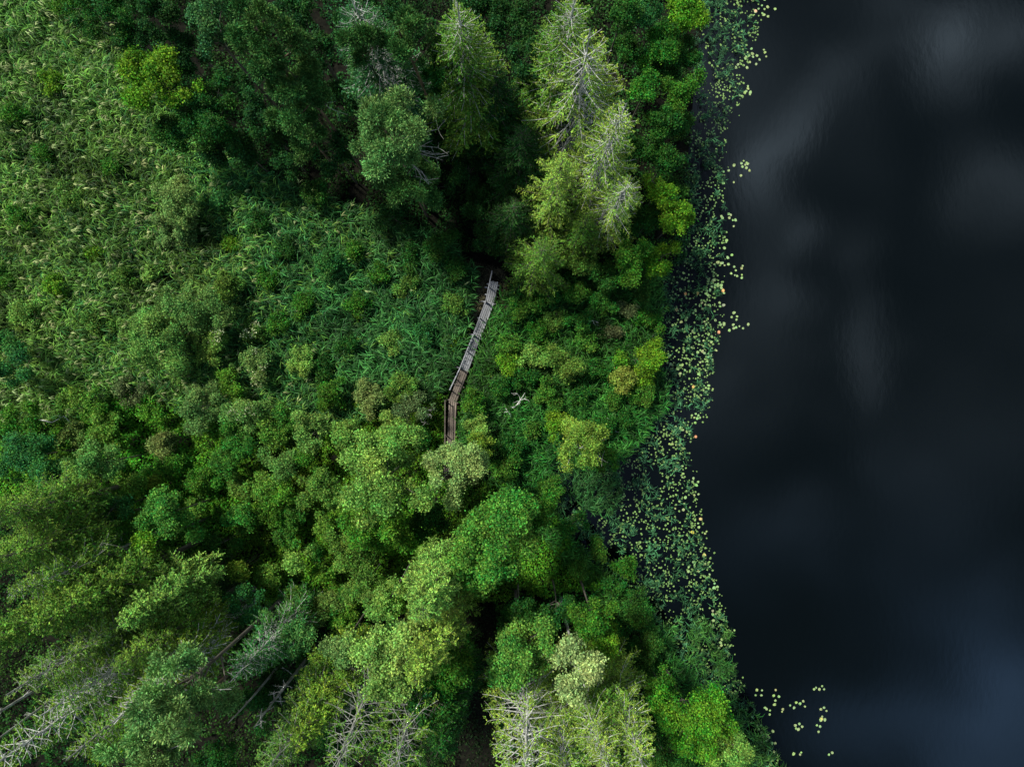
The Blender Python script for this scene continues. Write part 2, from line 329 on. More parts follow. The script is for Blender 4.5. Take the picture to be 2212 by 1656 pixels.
# ------------------------------------------------------------------ colours (albedo)
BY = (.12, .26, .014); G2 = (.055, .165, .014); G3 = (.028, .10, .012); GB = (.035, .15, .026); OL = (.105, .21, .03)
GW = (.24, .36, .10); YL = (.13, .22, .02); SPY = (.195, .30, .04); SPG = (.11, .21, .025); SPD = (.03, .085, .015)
PN = (.06, .14, .03); PNB = (.035, .12, .028); PNG = (.14, .27, .07); LG = (.18, .33, .055); DK = (.02, .075, .012)  # DK: leaf green with the deep forest shade put in

# ---- spruces: apex x, y (picture), height, radius, colour, label, options
SPR = [
 (1283, 72, 19, 3.9, SPY, 'tallest spruce by the shore, pale bare trunk and yellow green branch tips', dict(lichen=True, bare=.5, seed=1, base=.1, nl=.17, step=.62, tw=.32, lt=1.35)),
 (1350, 222, 18.5, 2.9, SPY, 'slim grey limbed spruce just below and right of the tallest shore spruce', dict(lichen=True, bare=.36, seed=2, base=.1, shape=.9, step=.6, tw=.3, lt=1.2)),
 (1362, 380, 14, 2.4, SPY, 'yellow green spruce nearest the water in the shore clump', dict(lichen=True, bare=.35, seed=3, base=.1, step=.6, tw=.28)),
 (1215, 345, 15, 2.9, SPY, 'star shaped spruce with wide green arms left of the slim grey spruce', dict(seed=4, base=.08, bare=.15, step=.75, tw=.27)),
 (1168, 530, 11, 2.7, SPG, 'low bushy spruce overhanging the upper end of the boardwalk', dict(seed=5, base=.05, bare=.1, step=.6, tw=.3)),
 (1243, -12, 19, 3.2, SPG, 'spruce cut by the top edge above the tallest shore spruce', dict(lichen=True, seed=6, base=.1, bare=.35)),
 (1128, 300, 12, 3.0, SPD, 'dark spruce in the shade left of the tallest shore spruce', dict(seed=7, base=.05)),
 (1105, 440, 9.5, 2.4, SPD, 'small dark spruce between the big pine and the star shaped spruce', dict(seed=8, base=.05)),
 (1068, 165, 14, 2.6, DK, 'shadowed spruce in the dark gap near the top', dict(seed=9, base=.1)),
 (985, -5, 20, 3.0, SPG, 'yellowish spruce hanging over the top edge between the pines and the dark gap', dict(seed=10, base=.2, lichen=True)),
 (762, -14, 19, 3.2, PNB, 'bluish spruce with white bare limbs at the top edge', dict(seed=11, base=.2, lichen=True, bare=.4)),
 (1265, 470, 9, 2.2, SPG, 'short spruce below the slim grey limbed spruce', dict(seed=12, base=.05)),
 # lower middle
 (913, 1322, 17, 1.7, LG, 'narrow light green conifer rising above the dark gap left of the broad alder', dict(seed=13, asc=.35, droop=.2, bare=.05, base=.35, nl=.2, shape=.5)),
 (903, 1462, 18.5, 2.3, SPY, 'light tipped spruce standing in front of the pale round broadleaf crown', dict(seed=14, asc=.15, bare=.1, base=.2, nl=.2)),
 (945, 1610, 15, 2.2, G3, 'dark green conifer below the pale round broadleaf crown, left of the dark gap', dict(seed=15, asc=.2, base=.1, nl=.18)),
 # lower left, seen obliquely
 (238, 1560, 19, 1.9, YL, 'white topped spruce with yellow crown leaning to the lower left', dict(seed=16, lichen=True, lt=1.7, bare=.5, base=.42, stubs=16, leafd=.9)),
 (-60, 1690, 21, 2.1, SPG, 'old spruce at the lower left corner with long white bare limbs', dict(seed=17, lichen=True, lt=1.5, step=.7, bare=.5, base=.4, stubs=12, leafd=.9)),
 (95, 1560, 19.5, 2.0, SPG, 'thin spruce with pale stem beside the old corner spruce', dict(seed=18, lichen=True, bare=.35, base=.42, stubs=14, leafd=.8)),
 (-35, 1400, 19, 2.2, SPG, 'broad olive spruce on the left edge under the paired bare stems', dict(seed=19, base=.38, bare=.2, stubs=22, asc=.15, nl=.2)),
 (75, 1345, 18, 2.0, SPG, 'yellow green conifer in the left clump with a grey stem showing behind', dict(seed=20, base=.42, bare=.1, stubs=22, asc=.2, nl=.2)),
 (265, 1345, 15, 2.0, LG, 'fresh green conifer alone right of the left clump', dict(seed=21, base=.36, bare=.1, stubs=12, asc=.25, nl=.2)),
 (82, 1182, 11, 2.1, SPG, 'rounded young conifer near the left edge', dict(seed=22, base=.25, bare=.05, asc=.3, nl=.2, shape=.5)),
 (205, 1170, 9, 1.4, G2, 'smallest round conifer right of the rounded young conifer', dict(seed=23, base=.25, bare=.05, asc=.3, nl=.18, shape=.5)),
 (250, 1460, 17, 1.7, SPG, 'shadowed conifer behind the white topped spruce', dict(seed=24, base=.4, stubs=14)),
 (215, 1640, 16, 2.2, BY, 'bright green conifer at the bottom edge left of the grey pine', dict(seed=25, base=.4, step=.55, bare=.1, asc=.15, nl=.19)),
 (120, 1480, 16, 1.6, SPG, 'dark conifer wedged between the paired bare stems and the pale stemmed spruce', dict(seed=26, base=.45, stubs=10)),
 (20, 1285, 17, 1.7, SPG, 'narrow conifer with a grey stem at the left edge above the left clump', dict(seed=61, base=.5, stubs=18, bark=M_GREY, step=.55, asc=.1, lean=.01)),
 (150, 1400, 17, 1.6, (.12, .21, .03), 'slim yellow green conifer between the left clump and the white topped spruce', dict(seed=62, base=.5, stubs=18, bark=M_GREY, step=.55, asc=.1)),
 (20, 1500, 20, 1.8, (.11, .20, .03), 'tall slim conifer with a long pale stem under the paired bare stems', dict(seed=63, base=.5, stubs=14, bark=M_GREY, lichen=True, bare=.3, step=.6)),
 (150, 1640, 20, 1.9, SPG, 'slim conifer with pale stem at the bottom edge right of the old corner spruce', dict(seed=64, base=.5, stubs=14, bark=M_GREY, lichen=True, bare=.3, step=.6)),
 (330, 1445, 15, 1.4, YL, 'small yellow crowned conifer touching the large grey green pine', dict(seed=65, base=.45, stubs=16, bark=M_GREY, step=.5)),
 (560, 1690, 20, 1.8, (.10, .19, .03), 'slim conifer at the bottom edge left of the yellow green one', dict(seed=66, base=.45, stubs=22, bark=M_GREY, step=.55)),
 (500, 1465, 14, 2.1, (.05, .16, .03), 'blue green conifer with grey dead limbs right of the grey pine', dict(seed=27, lichen=True, base=.15, bare=.4, stubs=8)),
 (640, 1610, 17, 2.4, YL, 'yellow green conifer left of the two leafless limbed trees', dict(seed=28, step=.5, base=.3, bare=.2, stubs=10, asc=.1, nl=.18)),
 (700, 1700, 20, 2.6, SPG, 'left conifer of the two with bare drooping limbs at the bottom edge', dict(seed=29, bark=M_GREY, step=.75, lichen=True, bare=.55, base=.35, stubs=30, leafd=.7)),
 (830, 1720, 20, 2.6, SPG, 'right conifer of the two with bare drooping limbs at the bottom edge', dict(seed=30, bark=M_GREY, step=.75, lichen=True, bare=.55, base=.35, stubs=30, leafd=.7)),
 (-50, 1130, 16, 2.0, SPG, 'dark conifer on the left edge with a pale stem pointing inward', dict(seed=31, base=.45, stubs=20)),
 (-60, 1225, 17, 2.2, SPG, 'dark conifer on the left edge just above the broad olive spruce', dict(seed=32, base=.45, stubs=20)),
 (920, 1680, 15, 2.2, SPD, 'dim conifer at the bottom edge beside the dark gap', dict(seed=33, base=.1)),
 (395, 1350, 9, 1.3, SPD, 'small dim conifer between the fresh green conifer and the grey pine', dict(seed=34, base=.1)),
 # bottom middle / right
 (1142, 1735, 19, 3.2, SPY, 'white trunked spruce with bare white limbs at the bottom edge right of the dark gap', dict(lichen=True, bare=.6, seed=35, base=.15, nl=.17, step=.6, tw=.34, lt=1.4)),
 (1228, 1720, 17, 2.2, SPY, 'yellowish spruce just right of the white trunked spruce', dict(seed=36, step=.55, tw=.3, lichen=True, bare=.3, base=.15)),
 (1315, 1710, 18, 2.5, SPY, 'yellow tipped spruce in the middle of the bottom edge row', dict(seed=37, step=.55, tw=.3, bare=.2, base=.12, lichen=True)),
 (1395, 1690, 17, 2.5, SPY, 'pale tipped spruce at the bottom edge beside the bright green shore tree', dict(seed=38, step=.55, tw=.3, bare=.2, base=.12, lichen=True)),
 (1330, 1570, 13, 2.2, SPG, 'darker spruce above the bottom edge row, below the pale birch', dict(seed=39, base=.08)),
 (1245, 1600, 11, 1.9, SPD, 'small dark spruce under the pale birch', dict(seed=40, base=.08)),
]
for (x, y, h, R, c, lab, kw) in SPR:
    conifer('spruce_tree', x, y, h, R, c, lab, 'conifers of the lakeside forest', **kw)

# ---- broad crowns and pines: centre x, y, radius px, top height, colour, label, options
BL = [
 # pines at the top
 ('pine_tree', 850, 300, 95, 17.5, PNG, 'big pine with orange trunk and bare limbs on its right side', dict(needles=True, zr=1.5, bark=M_PINEB, bare=7, seed=50, leaf=.122)),
('pine_tree', 890, 405, 72, 10, PN, 'lower pine crown spreading under the big pine towards the reeds', dict(needles=True, zr=1.1, bark=M_PINEB, seed=58, leaf=.122)),
 ('pine_tree', 660, 285, 66, 11, PN, 'lower pine crown reaching over the dark reeds left of the big pine', dict(needles=True, zr=1.2, bark=M_PINEB, seed=59, leaf=.122)),
 ('pine_tree', 575, 95, 85, 19, PN, 'tall pine right of the bluish broadleaf crown at the top', dict(needles=True, zr=1.5, bark=M_PINEB, seed=51, leaf=.122)),
 ('pine_tree', 665, 195, 80, 16, PN, 'wide grey green pine in the middle of the top group', dict(needles=True, zr=1.4, bark=M_PINEB, bare=1, seed=52, leaf=.122)),
 ('pine_tree', 790, 95, 50, 18, PN, 'narrow pine standing right above the big pine', dict(needles=True, zr=1.9, bark=M_PINEB, seed=53, leaf=.122)),
 ('pine_tree', 890, 95, 62, 18, PN, 'pine with light rounded head up and right of the big pine', dict(needles=True, zr=1.7, bark=M_PINEB, seed=54, leaf=.122)),
 ('pine_tree', 965, 165, 60, 15, G3, 'shaded pine sloping away right of the light headed pine', dict(needles=True, zr=1.6, bark=M_PINEB, seed=55, leaf=.122)),
 ('pine_tree', 410, 1480, 92, 20, PNG, 'large grey green pine with brown stems at the lower left', dict(needles=True, zr=1.9, bark=M_BARK, bare=1, seed=56, leaf=.13)),
 ('pine_tree', 330, 1620, 75, 20, PNG, 'grey green pine cut by the bottom edge below the large one', dict(needles=True, zr=1.4, bark=M_PINEB, bare=1, seed=57, leaf=.13)),
 # top left broadleaves
 ('alder_tree', 345, 175, 68, 10, BY, 'dark alder with a sunlit yellow green corner in the reeds at the upper left', dict(seed=60, zr=1.0, leaf=.13)),
 ('alder_tree', 455, 255, 72, 8, G3, 'shaded alder below and right of the sunlit corner alder', dict(seed=61)),
 ('alder_tree', 530, 330, 42, 6, DK, 'dim low alder at the edge of the shaded reeds', dict(seed=62)),
 ('alder_tree', 380, 290, 40, 6, G3, 'dark low alder under the sunlit corner alder', dict(seed=63)),
 ('willow_tree', 458, 70, 55, 15, PNB, 'bluish broadleaf crown left of the tall pine at the top', dict(seed=64, zr=1.5)),
 ('alder_tree', 350, 30, 62, 10, DK, 'dark tree in the shade at the top edge', dict(seed=65)),
 ('alder_tree', 235, 22, 62, 8, G3, 'green tree at the top edge above the pale reeds', dict(seed=66)),
 ('alder_tree', 160, -10, 50, 7, G2, 'mid green tree at the top left edge', dict(seed=67)),
 ('alder_tree', 400, 130, 50, 8, DK, 'shaded tree behind the sunlit corner alder', dict(seed=68)),
 ('alder_tree', 1040, 40, 60, 12, DK, 'dark tree at the top edge in the deep gap', dict(seed=69)),
 ('alder_tree', 940, 300, 40, 6, DK, 'dark low tree under the bare limbs of the big pine', dict(seed=70)),
 ('alder_tree', 1030, 300, 45, 7, DK, 'dark tree in the gap right of the big pine', dict(seed=71)),
 ('alder_tree', 1035, 440, 40, 4, DK, 'dim bush at the bottom of the dark gap', dict(seed=72)),
 # shore row right of spruces
 ('alder_tree', 1390, 30, 45, 9, GB, 'grey green alder at the top of the shore row', dict(seed=80)),
 ('alder_tree', 1470, 35, 48, 8, BY, 'bright alder leaning over the lily pads at the top edge', dict(seed=81)),
 ('alder_tree', 1420, 110, 42, 8, G2, 'second alder down the shore row', dict(seed=82)),
 ('alder_tree', 1340, 40, 36, 10, G3, 'dark alder between the top spruce and the shore row', dict(seed=83)),
 ('alder_tree', 1475, 120, 32, 6, G3, 'low alder at the waterline under the bright top alder', dict(seed=84)),
 ('alder_tree', 1470, 200, 40, 7, G2, 'alder bulging over the water level with the tallest spruce', dict(seed=85)),
 ('alder_tree', 1395, 190, 36, 8, G2, 'alder close to the right side of the tallest spruce', dict(seed=86)),
 ('alder_tree', 1425, 270, 40, 7, G3, 'shaded alder right of the slim grey limbed spruce', dict(seed=87)),
 ('alder_tree', 1440, 345, 36, 6, G3, 'darkest alder of the shore row', dict(seed=88)),
 ('alder_tree', 1425, 410, 34, 7, BY, 'bright green alder beside the lowest shore spruce', dict(seed=89)),
 ('alder_tree', 1455, 480, 42, 6.5, BY, 'round bright alder bulging over the lily pads', dict(seed=90)),
 ('alder_tree', 1360, 565, 46, 6.5, G2, 'broad alder at the lower end of the shore row', dict(seed=91)),
 ('alder_tree', 1425, 560, 42, 5.5, BY, 'bright alder at the waterline at the lower end of the shore row', dict(seed=92)),
 ('alder_tree', 1245, 560, 34, 4, OL, 'brownish bush right of the low bushy spruce', dict(seed=93)),
 # boardwalk to shore
 ('shrub', 1195, 690, 26, 2.2, OL, 'grey twiggy shrub right of the upper boardwalk', dict(cat='shrub', seed=100, limbs=.5, dens=.6)),
 ('shrub', 1355, 672, 22, 2, (.13, .17, .06), 'brownish pink shrub near the shore', dict(cat='shrub', seed=101, dens=.4)),
 ('shrub', 1325, 718, 22, 1.8, (.14, .16, .06), 'small brown shrub left of the bright shore shrub', dict(cat='shrub', seed=102, dens=.4)),
 ('shrub', 1385, 775, 48, 3.5, BY, 'large glowing yellow green shrub on the shore', dict(cat='shrub', seed=103)),
 ('shrub', 1350, 820, 34, 3, (.2, .27, .04), 'yellow leaved shrub under the glowing shore shrub', dict(cat='shrub', seed=104)),
 ('shrub', 1400, 690, 26, 2, G2, 'green shrub at the waterline above the glowing shore shrub', dict(cat='shrub', seed=105)),
 ('shrub', 1230, 785, 40, 3.5, OL, 'dull olive shrub in the middle of the marsh', dict(cat='shrub', seed=106)),
 ('shrub', 1150, 770, 28, 2.5, LG, 'pale green shrub right of the boardwalk', dict(cat='shrub', seed=107)),
 ('shrub', 1100, 785, 28, 2.2, BY, 'bright shrub touching the right side of the boardwalk', dict(cat='shrub', seed=108, zr=.6)),
 ('shrub', 1165, 720, 26, 2, G2, 'small mid green shrub above the pale green one', dict(cat='shrub', seed=109)),
 ('shrub', 1020, 872, 24, 3, G2, 'green bush right of the lower boardwalk end', dict(cat='shrub', seed=110)),
 ('shrub', 1034, 920, 24, 3.5, LG, 'light bush between the green and the yellow bush', dict(cat='shrub', seed=111)),
 ('shrub', 1036, 965, 24, 5, YL, 'yellow bush beside the pale willow crown', dict(cat='shrub', seed=112)),
 ('shrub', 1070, 960, 32, 3, G3, 'dark bush right of the yellow bush', dict(cat='shrub', seed=113)),
 ('birch_tree', 1245, 960, 62, 8, (.2, .31, .04), 'pale yellow green birch with white limbs alone in the marsh', dict(seed=114, bark=M_DEAD, limbs=.5, bare=3, zr=.8)),
 ('shrub', 1205, 915, 30, 4, BY, 'small bright bush at the upper left of the marsh birch', dict(cat='shrub', seed=115)),
 ('shrub', 1300, 990, 28, 3.5, G2, 'green bush at the lower right of the marsh birch', dict(cat='shrub', seed=116)),
 # big middle group
 ('alder_tree', 825, 1035, 88, 12, LG, 'large light green alder left of the pale willow', dict(seed=120, leaf=.13)),
 ('alder_tree', 822, 1130, 80, 10, (.10, .24, .02), 'green alder crown under the large light green alder', dict(seed=121, leaf=.122)),
 ('alder_tree', 862, 965, 54, 9, LG, 'light crown at the upper edge of the middle group', dict(seed=122)),
 ('willow_tree', 970, 1018, 74, 10.5, GW, 'pale grey leaved willow at the lower end of the boardwalk', dict(seed=123, limbs=.5, bark=M_GREY)),
 ('alder_tree', 1085, 1175, 104, 12.5, (.10, .25, .03), 'broad bright green alder right of the dark gap', dict(seed=124, leaf=.135, zr=.8)),
 ('alder_tree', 1130, 1110, 60, 9, G2, 'green crown on the upper right of the broad bright alder', dict(seed=125, leaf=.13)),
 ('alder_tree', 1010, 1240, 50, 9, G2, 'small crown hanging over the dark gap', dict(seed=126, leaf=.122)),
 ('alder_tree', 930, 1130, 55, 7, G3, 'shaded crown between the pale willow and the narrow conifer', dict(seed=127)),
 ('birch_tree', 850, 1400, 90, 15, (.21, .35, .07), 'pale round broadleaf crown left of the dark gap', dict(seed=128, leaf=.13, limbs=.2)),
 ('alder_tree', 950, 1430, 74, 12, G2, 'dark green crown on the right of the pale round broadleaf crown', dict(seed=129, leaf=.122)),
 ('birch_tree', 840, 1300, 48, 11, LG, 'leafy crown above the pale round broadleaf crown', dict(seed=130)),
 ('alder_tree', 760, 1190, 48, 6, OL, 'dull olive crown left of the green alder', dict(seed=131)),
 ('alder_tree', 790, 1260, 44, 7, OL, 'greyish crown between the middle group and the undergrowth', dict(seed=132)),
 ('alder_tree', 955, 1575, 40, 10, GB, 'bluish green crown low on the left of the dark gap', dict(seed=133)),
 # right of gap
 ('alder_tree', 1115, 1400, 80, 13, (.11, .25, .035), 'dense green crown left of the pale birch', dict(seed=140, leaf=.13)),
 ('alder_tree', 1120, 1330, 50, 9, G3, 'shaded crown above the dense green crown', dict(seed=141)),
 ('birch_tree', 1245, 1442, 64, 14, (.33, .42, .14), 'palest birch with cream leaves and white limbs', dict(seed=142, bark=M_DEAD, limbs=.55, leaf=.138)),
 ('alder_tree', 1280, 1330, 55, 10, G2, 'green alder above the palest birch', dict(seed=143, leaf=.122)),
 ('alder_tree', 1205, 1310, 52, 8, G3, 'darker green alder up and left of the palest birch', dict(seed=144)),
 ('alder_tree', 1300, 1390, 36, 9, BY, 'bright alder at the right shoulder of the palest birch', dict(seed=145)),
 ('alder_tree', 1490, 1540, 82, 10, (.085, .24, .015), 'bright green round tree on the lower shore', dict(seed=146, leaf=.13)),
 ('alder_tree', 1430, 1490, 44, 7, G2, 'green tree up and left of the bright round shore tree', dict(seed=147)),
 ('alder_tree', 1590, 1615, 38, 9, LG, 'small light tree at the bottom edge by the water', dict(seed=148)),
 ('alder_tree', 1535, 1600, 40, 8, SPY, 'yellowish tree between the bright round shore tree and the small light one', dict(seed=149)),
 ('shrub', 1370, 1300, 34, 3, G3, 'dark shrub in the shore reeds below the inlet', dict(cat='shrub', seed=150)),
 ('shrub', 1350, 1220, 28, 2, G2, 'small green shrub in the reeds right of the broad bright alder', dict(cat='shrub', seed=151)),
 ('shrub', 1390, 1390, 38, 3.5, G3, 'shrub at the edge of the lower shore reeds', dict(cat='shrub', seed=152)),
 ('alder_tree', 1440, 1640, 44, 7, G3, 'shaded tree under the bright round shore tree', dict(seed=153)),
 # meadow willows
 ('willow_shrub', 395, 440, 54, 4.5, (.15, .25, .06), 'pale olive willow bush alone in the upper reeds', dict(cat='shrub', seed=160)),
 ('willow_shrub', 380, 505, 44, 3, (.13, .23, .06), 'second olive willow bush under the lone one', dict(cat='shrub', seed=161)),
 ('willow_shrub', 430, 655, 64, 5, (.12, .23, .05), 'long olive willow at the top of the willow clump', dict(cat='shrub', seed=162, zr=.7)),
 ('willow_shrub', 355, 735, 70, 5.5, (.14, .27, .05), 'roundest willow of the clump facing the pale reeds', dict(cat='shrub', seed=163, zr=.7)),
 ('willow_shrub', 500, 625, 36, 3, OL, 'small willow at the right tip of the clump', dict(cat='shrub', seed=164)),
 ('flowering_shrub', 460, 740, 42, 3.5, (.13, .26, .04), 'shrub with cream blossom patches right of the roundest willow', dict(cat='shrub', seed=165)),
 ('flowering_shrub', 563, 780, 36, 3, (.12, .22, .05), 'blossoming shrub in the dark hollow', dict(cat='shrub', seed=166)),
 ('flowering_shrub', 548, 715, 20, 2.2, OL, 'tiny pale flowering shrub above the dark hollow', dict(cat='shrub', seed=167)),
 ('flowering_shrub', 540, 890, 44, 4.5, (.13, .25, .05), 'tall shrub with pale top left of the bright shrubs', dict(cat='shrub', seed=168)),
 ('willow_shrub', 440, 880, 50, 4.5, (.11, .21, .05), 'grey green willow left of the tall pale topped shrub', dict(cat='shrub', seed=169)),
 ('willow_shrub', 650, 780, 30, 3, LG, 'light willow bush at the lower edge of the dark reeds', dict(cat='shrub', seed=170)),
 ('shrub', 700, 790, 34, 2.2, G3, 'dark shrub right of the light willow bush', dict(cat='shrub', seed=171)),
 ('shrub', 285, 840, 34, 2.5, (.11, .15, .05), 'brownish grey thin shrub below the roundest willow', dict(cat='shrub', seed=172, dens=.35)),
 ('shrub', 350, 965, 34, 3, (.15, .20, .05), 'olive brown shrub below the grey green willow', dict(cat='shrub', seed=173)),
 ('shrub', 370, 1010, 38, 3, G2, 'green shrub under the olive brown one', dict(cat='shrub', seed=174)),
 ('shrub', 710, 570, 32, 3, GB, 'grey green bush in the dark reeds below the big pine', dict(cat='shrub', seed=175)),
 ('shrub', 770, 540, 22, 2.5, G2, 'small green bush beside the grey green bush in the dark reeds', dict(cat='shrub', seed=176)),
 ('shrub', 625, 545, 24, 2, G3, 'low dark bush in the middle of the dark reeds', dict(cat='shrub', seed=177)),
 ('shrub', 680, 420, 30, 3, G3, 'bush in the shade left below the big pine', dict(cat='shrub', seed=178)),
 ('shrub', 500, 530, 18, 1.8, BY, 'tiny bright bush right of the lone willow bushes', dict(cat='shrub', seed=179)),
 ('shrub', 880, 620, 26, 2, OL, 'yellowish bush in the reeds left of the boardwalk', dict(cat='shrub', seed=180)),
 ('shrub', 955, 530, 34, 3.5, G3, 'dark bush above the clearing at the boardwalk', dict(cat='shrub', seed=181)),
 ('shrub', 980, 660, 26, 2.5, OL, 'olive bush at the left edge of the boardwalk clearing', dict(cat='shrub', seed=182)),
 ('shrub', 985, 575, 26, 2.5, G3, 'dark bush at the top of the boardwalk clearing', dict(cat='shrub', seed=183)),
 ('shrub', 982, 735, 22, 1.2, BY, 'low bright herb clump touching the left rail', dict(cat='shrub', seed=184, zr=.5)),
 ('shrub', 215, 548, 18, 1.6, BY, 'small yellow bush in the pale reeds', dict(cat='shrub', seed=185)),
 ('shrub', 60, 685, 34, 2.5, LG, 'light bush in the reeds at the left edge', dict(cat='shrub', seed=186)),
 ('shrub', 28, 775, 52, 5, GB, 'large round bluish bush at the left edge', dict(cat='shrub', seed=187)),
 ('shrub', 20, 600, 26, 2, G2, 'small bush at the left edge above the light bush', dict(cat='shrub', seed=188)),
 ('shrub', 50, 915, 44, 5, G2, 'green bush at the left edge below the large round one', dict(cat='shrub', seed=189)),
 ('alder_tree', 60, 985, 64, 7.5, GB, 'dark bluish alder at the left edge', dict(seed=190)),
 ('alder_tree', 215, 1000, 50, 7.5, (.12, .25, .05), 'pale green oval tree right of the dark bluish alder', dict(seed=191)),
 ('alder_tree', 125, 1045, 44, 7, GB, 'blue green tree below the dark bluish alder', dict(seed=192)),
 ('alder_tree', 235, 1100, 50, 7, (.045, .17, .03), 'blue green tree below the pale green oval tree', dict(seed=193)),
 ('alder_tree', 370, 1110, 64, 8, (.085, .23, .03), 'big fresh green tree in the left undergrowth', dict(seed=194, leaf=.122)),
 ('alder_tree', 330, 1170, 38, 9, BY, 'bright lower tip of the big fresh green tree', dict(seed=195)),
 ('alder_tree', 190, 1065, 34, 6, G3, 'dark crown between the two blue green trees', dict(seed=196)),
 ('shrub', 675, 925, 44, 5, (.14, .26, .05), 'bright shrub with pale leaf tips at the middle', dict(cat='shrub', seed=200, leaf=.13)),
 ('shrub', 745, 935, 36, 4.5, (.13, .25, .04), 'bright shrub right of its twin with pale leaf tips', dict(cat='shrub', seed=201, leaf=.13)),
 ('shrub', 720, 855, 34, 3, G2, 'green shrub at the lower rim of the reeds', dict(cat='shrub', seed=202)),
 ('shrub', 800, 865, 36, 3, (.16, .23, .06), 'pale shrub at the lower rim of the reeds', dict(cat='shrub', seed=203)),
 ('shrub', 870, 835, 34, 3, OL, 'olive shrub near the bend of the boardwalk', dict(cat='shrub', seed=204)),
 ('shrub', 895, 885, 36, 3.5, (.10, .17, .055), 'grey shrub with bare twigs left of the lower boardwalk', dict(cat='shrub', seed=205, dens=.6, bare=4)),
 ('shrub', 850, 920, 28, 3.5, LG, 'yellow green shrub above the light crown of the middle group', dict(cat='shrub', seed=206)),
 ('shrub', 898, 945, 26, 3, G3, 'dark shrub beside the lower boardwalk end', dict(cat='shrub', seed=207)),
 ('shrub', 610, 1000, 40, 4.5, (.10, .21, .04), 'dull green shrub left of the middle group', dict(cat='shrub', seed=208)),
 ('alder_tree', 695, 1060, 48, 7, OL, 'olive tree left of the large light green alder', dict(seed=209)),
 ('shrub', 655, 990, 30, 4, G2, 'shrub between the bright twin shrubs and the olive tree', dict(cat='shrub', seed=210)),
 ('shrub', 516, 1232, 26, 5, YL, 'yellow topped shrub in the lower undergrowth', dict(cat='shrub', seed=211)),
 ('alder_tree', 530, 1300, 46, 7, GB, 'dark leafy tree below the yellow topped shrub', dict(seed=212)),
 ('shrub', 640, 1205, 28, 4.5, LG, 'light shrub in the lower undergrowth', dict(cat='shrub', seed=213)),
 ('alder_tree', 640, 1375, 34, 9, (.09, .23, .05), 'small round blue green tree', dict(seed=214)),
 ('alder_tree', 740, 1400, 40, 11, (.15, .27, .07), 'small round light green tree left of the pale round broadleaf crown', dict(seed=215)),
 ('shrub', 640, 1290, 34, 4, G2, 'green shrub above the small round blue green tree', dict(cat='shrub', seed=216)),
 ('shrub', 710, 1300, 36, 4, (.12, .22, .04), 'yellowish green shrub right of the green shrub', dict(cat='shrub', seed=217)),
 ('shrub', 480, 1180, 34, 4, G3, 'dark shrub above the yellow topped shrub', dict(cat='shrub', seed=218)),
 ('shrub', 450, 1040, 34, 3, G2, 'plain green shrub in the middle of the undergrowth', dict(cat='shrub', seed=219)),
 ('shrub', 530, 1050, 30, 2.5, (.11, .2, .03), 'yellow green shrub right of the plain green one', dict(cat='shrub', seed=220)),
 ('shrub', 590, 1120, 34, 3.5, G2, 'shrub in the undergrowth left of the dull olive crown', dict(cat='shrub', seed=221)),
 ('shrub', 335, 1040, 20, 3, YL, 'tiny yellow shrub right of the pale green oval tree', dict(cat='shrub', seed=222)),
 ('shrub', 220, 880, 36, 3, G2, 'shrub at the lower rim of the pale reeds', dict(cat='shrub', seed=223)),
 ('shrub', 160, 940, 30, 3, (.12, .2, .04), 'yellow green shrub above the pale green oval tree', dict(cat='shrub', seed=224)),
 ('alder_tree', 600, 1470, 40, 6, DK, 'dim tree in the shade left of the two leafless limbed trees', dict(seed=225)),
 ('alder_tree', 800, 1560, 40, 6, DK, 'dim tree under the pale round broadleaf crown', dict(seed=226)),
 ('alder_tree', 440, 1270, 40, 6, DK, 'shaded tree right of the fresh green conifer', dict(seed=227)),
]
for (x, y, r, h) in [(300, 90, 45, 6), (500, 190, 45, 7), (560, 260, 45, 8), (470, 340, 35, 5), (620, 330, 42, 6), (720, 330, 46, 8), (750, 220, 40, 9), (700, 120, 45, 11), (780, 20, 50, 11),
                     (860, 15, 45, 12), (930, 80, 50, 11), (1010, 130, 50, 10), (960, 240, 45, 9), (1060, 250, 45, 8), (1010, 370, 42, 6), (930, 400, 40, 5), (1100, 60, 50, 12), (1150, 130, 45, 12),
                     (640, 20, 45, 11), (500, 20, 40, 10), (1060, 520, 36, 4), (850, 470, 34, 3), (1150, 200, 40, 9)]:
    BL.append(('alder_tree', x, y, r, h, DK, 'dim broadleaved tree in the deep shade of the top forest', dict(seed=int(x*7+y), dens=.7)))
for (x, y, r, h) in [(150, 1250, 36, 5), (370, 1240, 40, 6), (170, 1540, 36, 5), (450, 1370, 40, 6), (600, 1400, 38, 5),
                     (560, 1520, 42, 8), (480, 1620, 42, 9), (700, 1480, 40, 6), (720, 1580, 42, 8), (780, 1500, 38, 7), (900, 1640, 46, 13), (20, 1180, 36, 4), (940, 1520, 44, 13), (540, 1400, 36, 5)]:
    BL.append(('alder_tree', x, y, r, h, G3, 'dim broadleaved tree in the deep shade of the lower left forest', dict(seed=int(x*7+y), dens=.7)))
THICKET = [(470, 930), (400, 950), (590, 930), (560, 985), (490, 1000), (420, 1090), (470, 1120), (530, 1110), (560, 1170), (610, 1060), (640, 1120), (300, 930), (260, 950), (310, 1010), (280, 1050), (140, 990), (440, 990),
           (700, 1130), (700, 1000), (680, 1190), (590, 1240), (570, 1290), (620, 1160), (660, 1250), (700, 1240), (740, 1290), (600, 1340), (660, 1340), (720, 1350), (480, 1300), (440, 1210), (410, 1190), (170, 870), (110, 830),
           (100, 960), (570, 1050), (750, 870), (620, 900), (580, 850), (500, 830), (520, 950), (740, 1130), (760, 1330), (380, 900), (230, 920), (330, 890), (150, 1110), (280, 1160), (560, 1410), (680, 1430)]
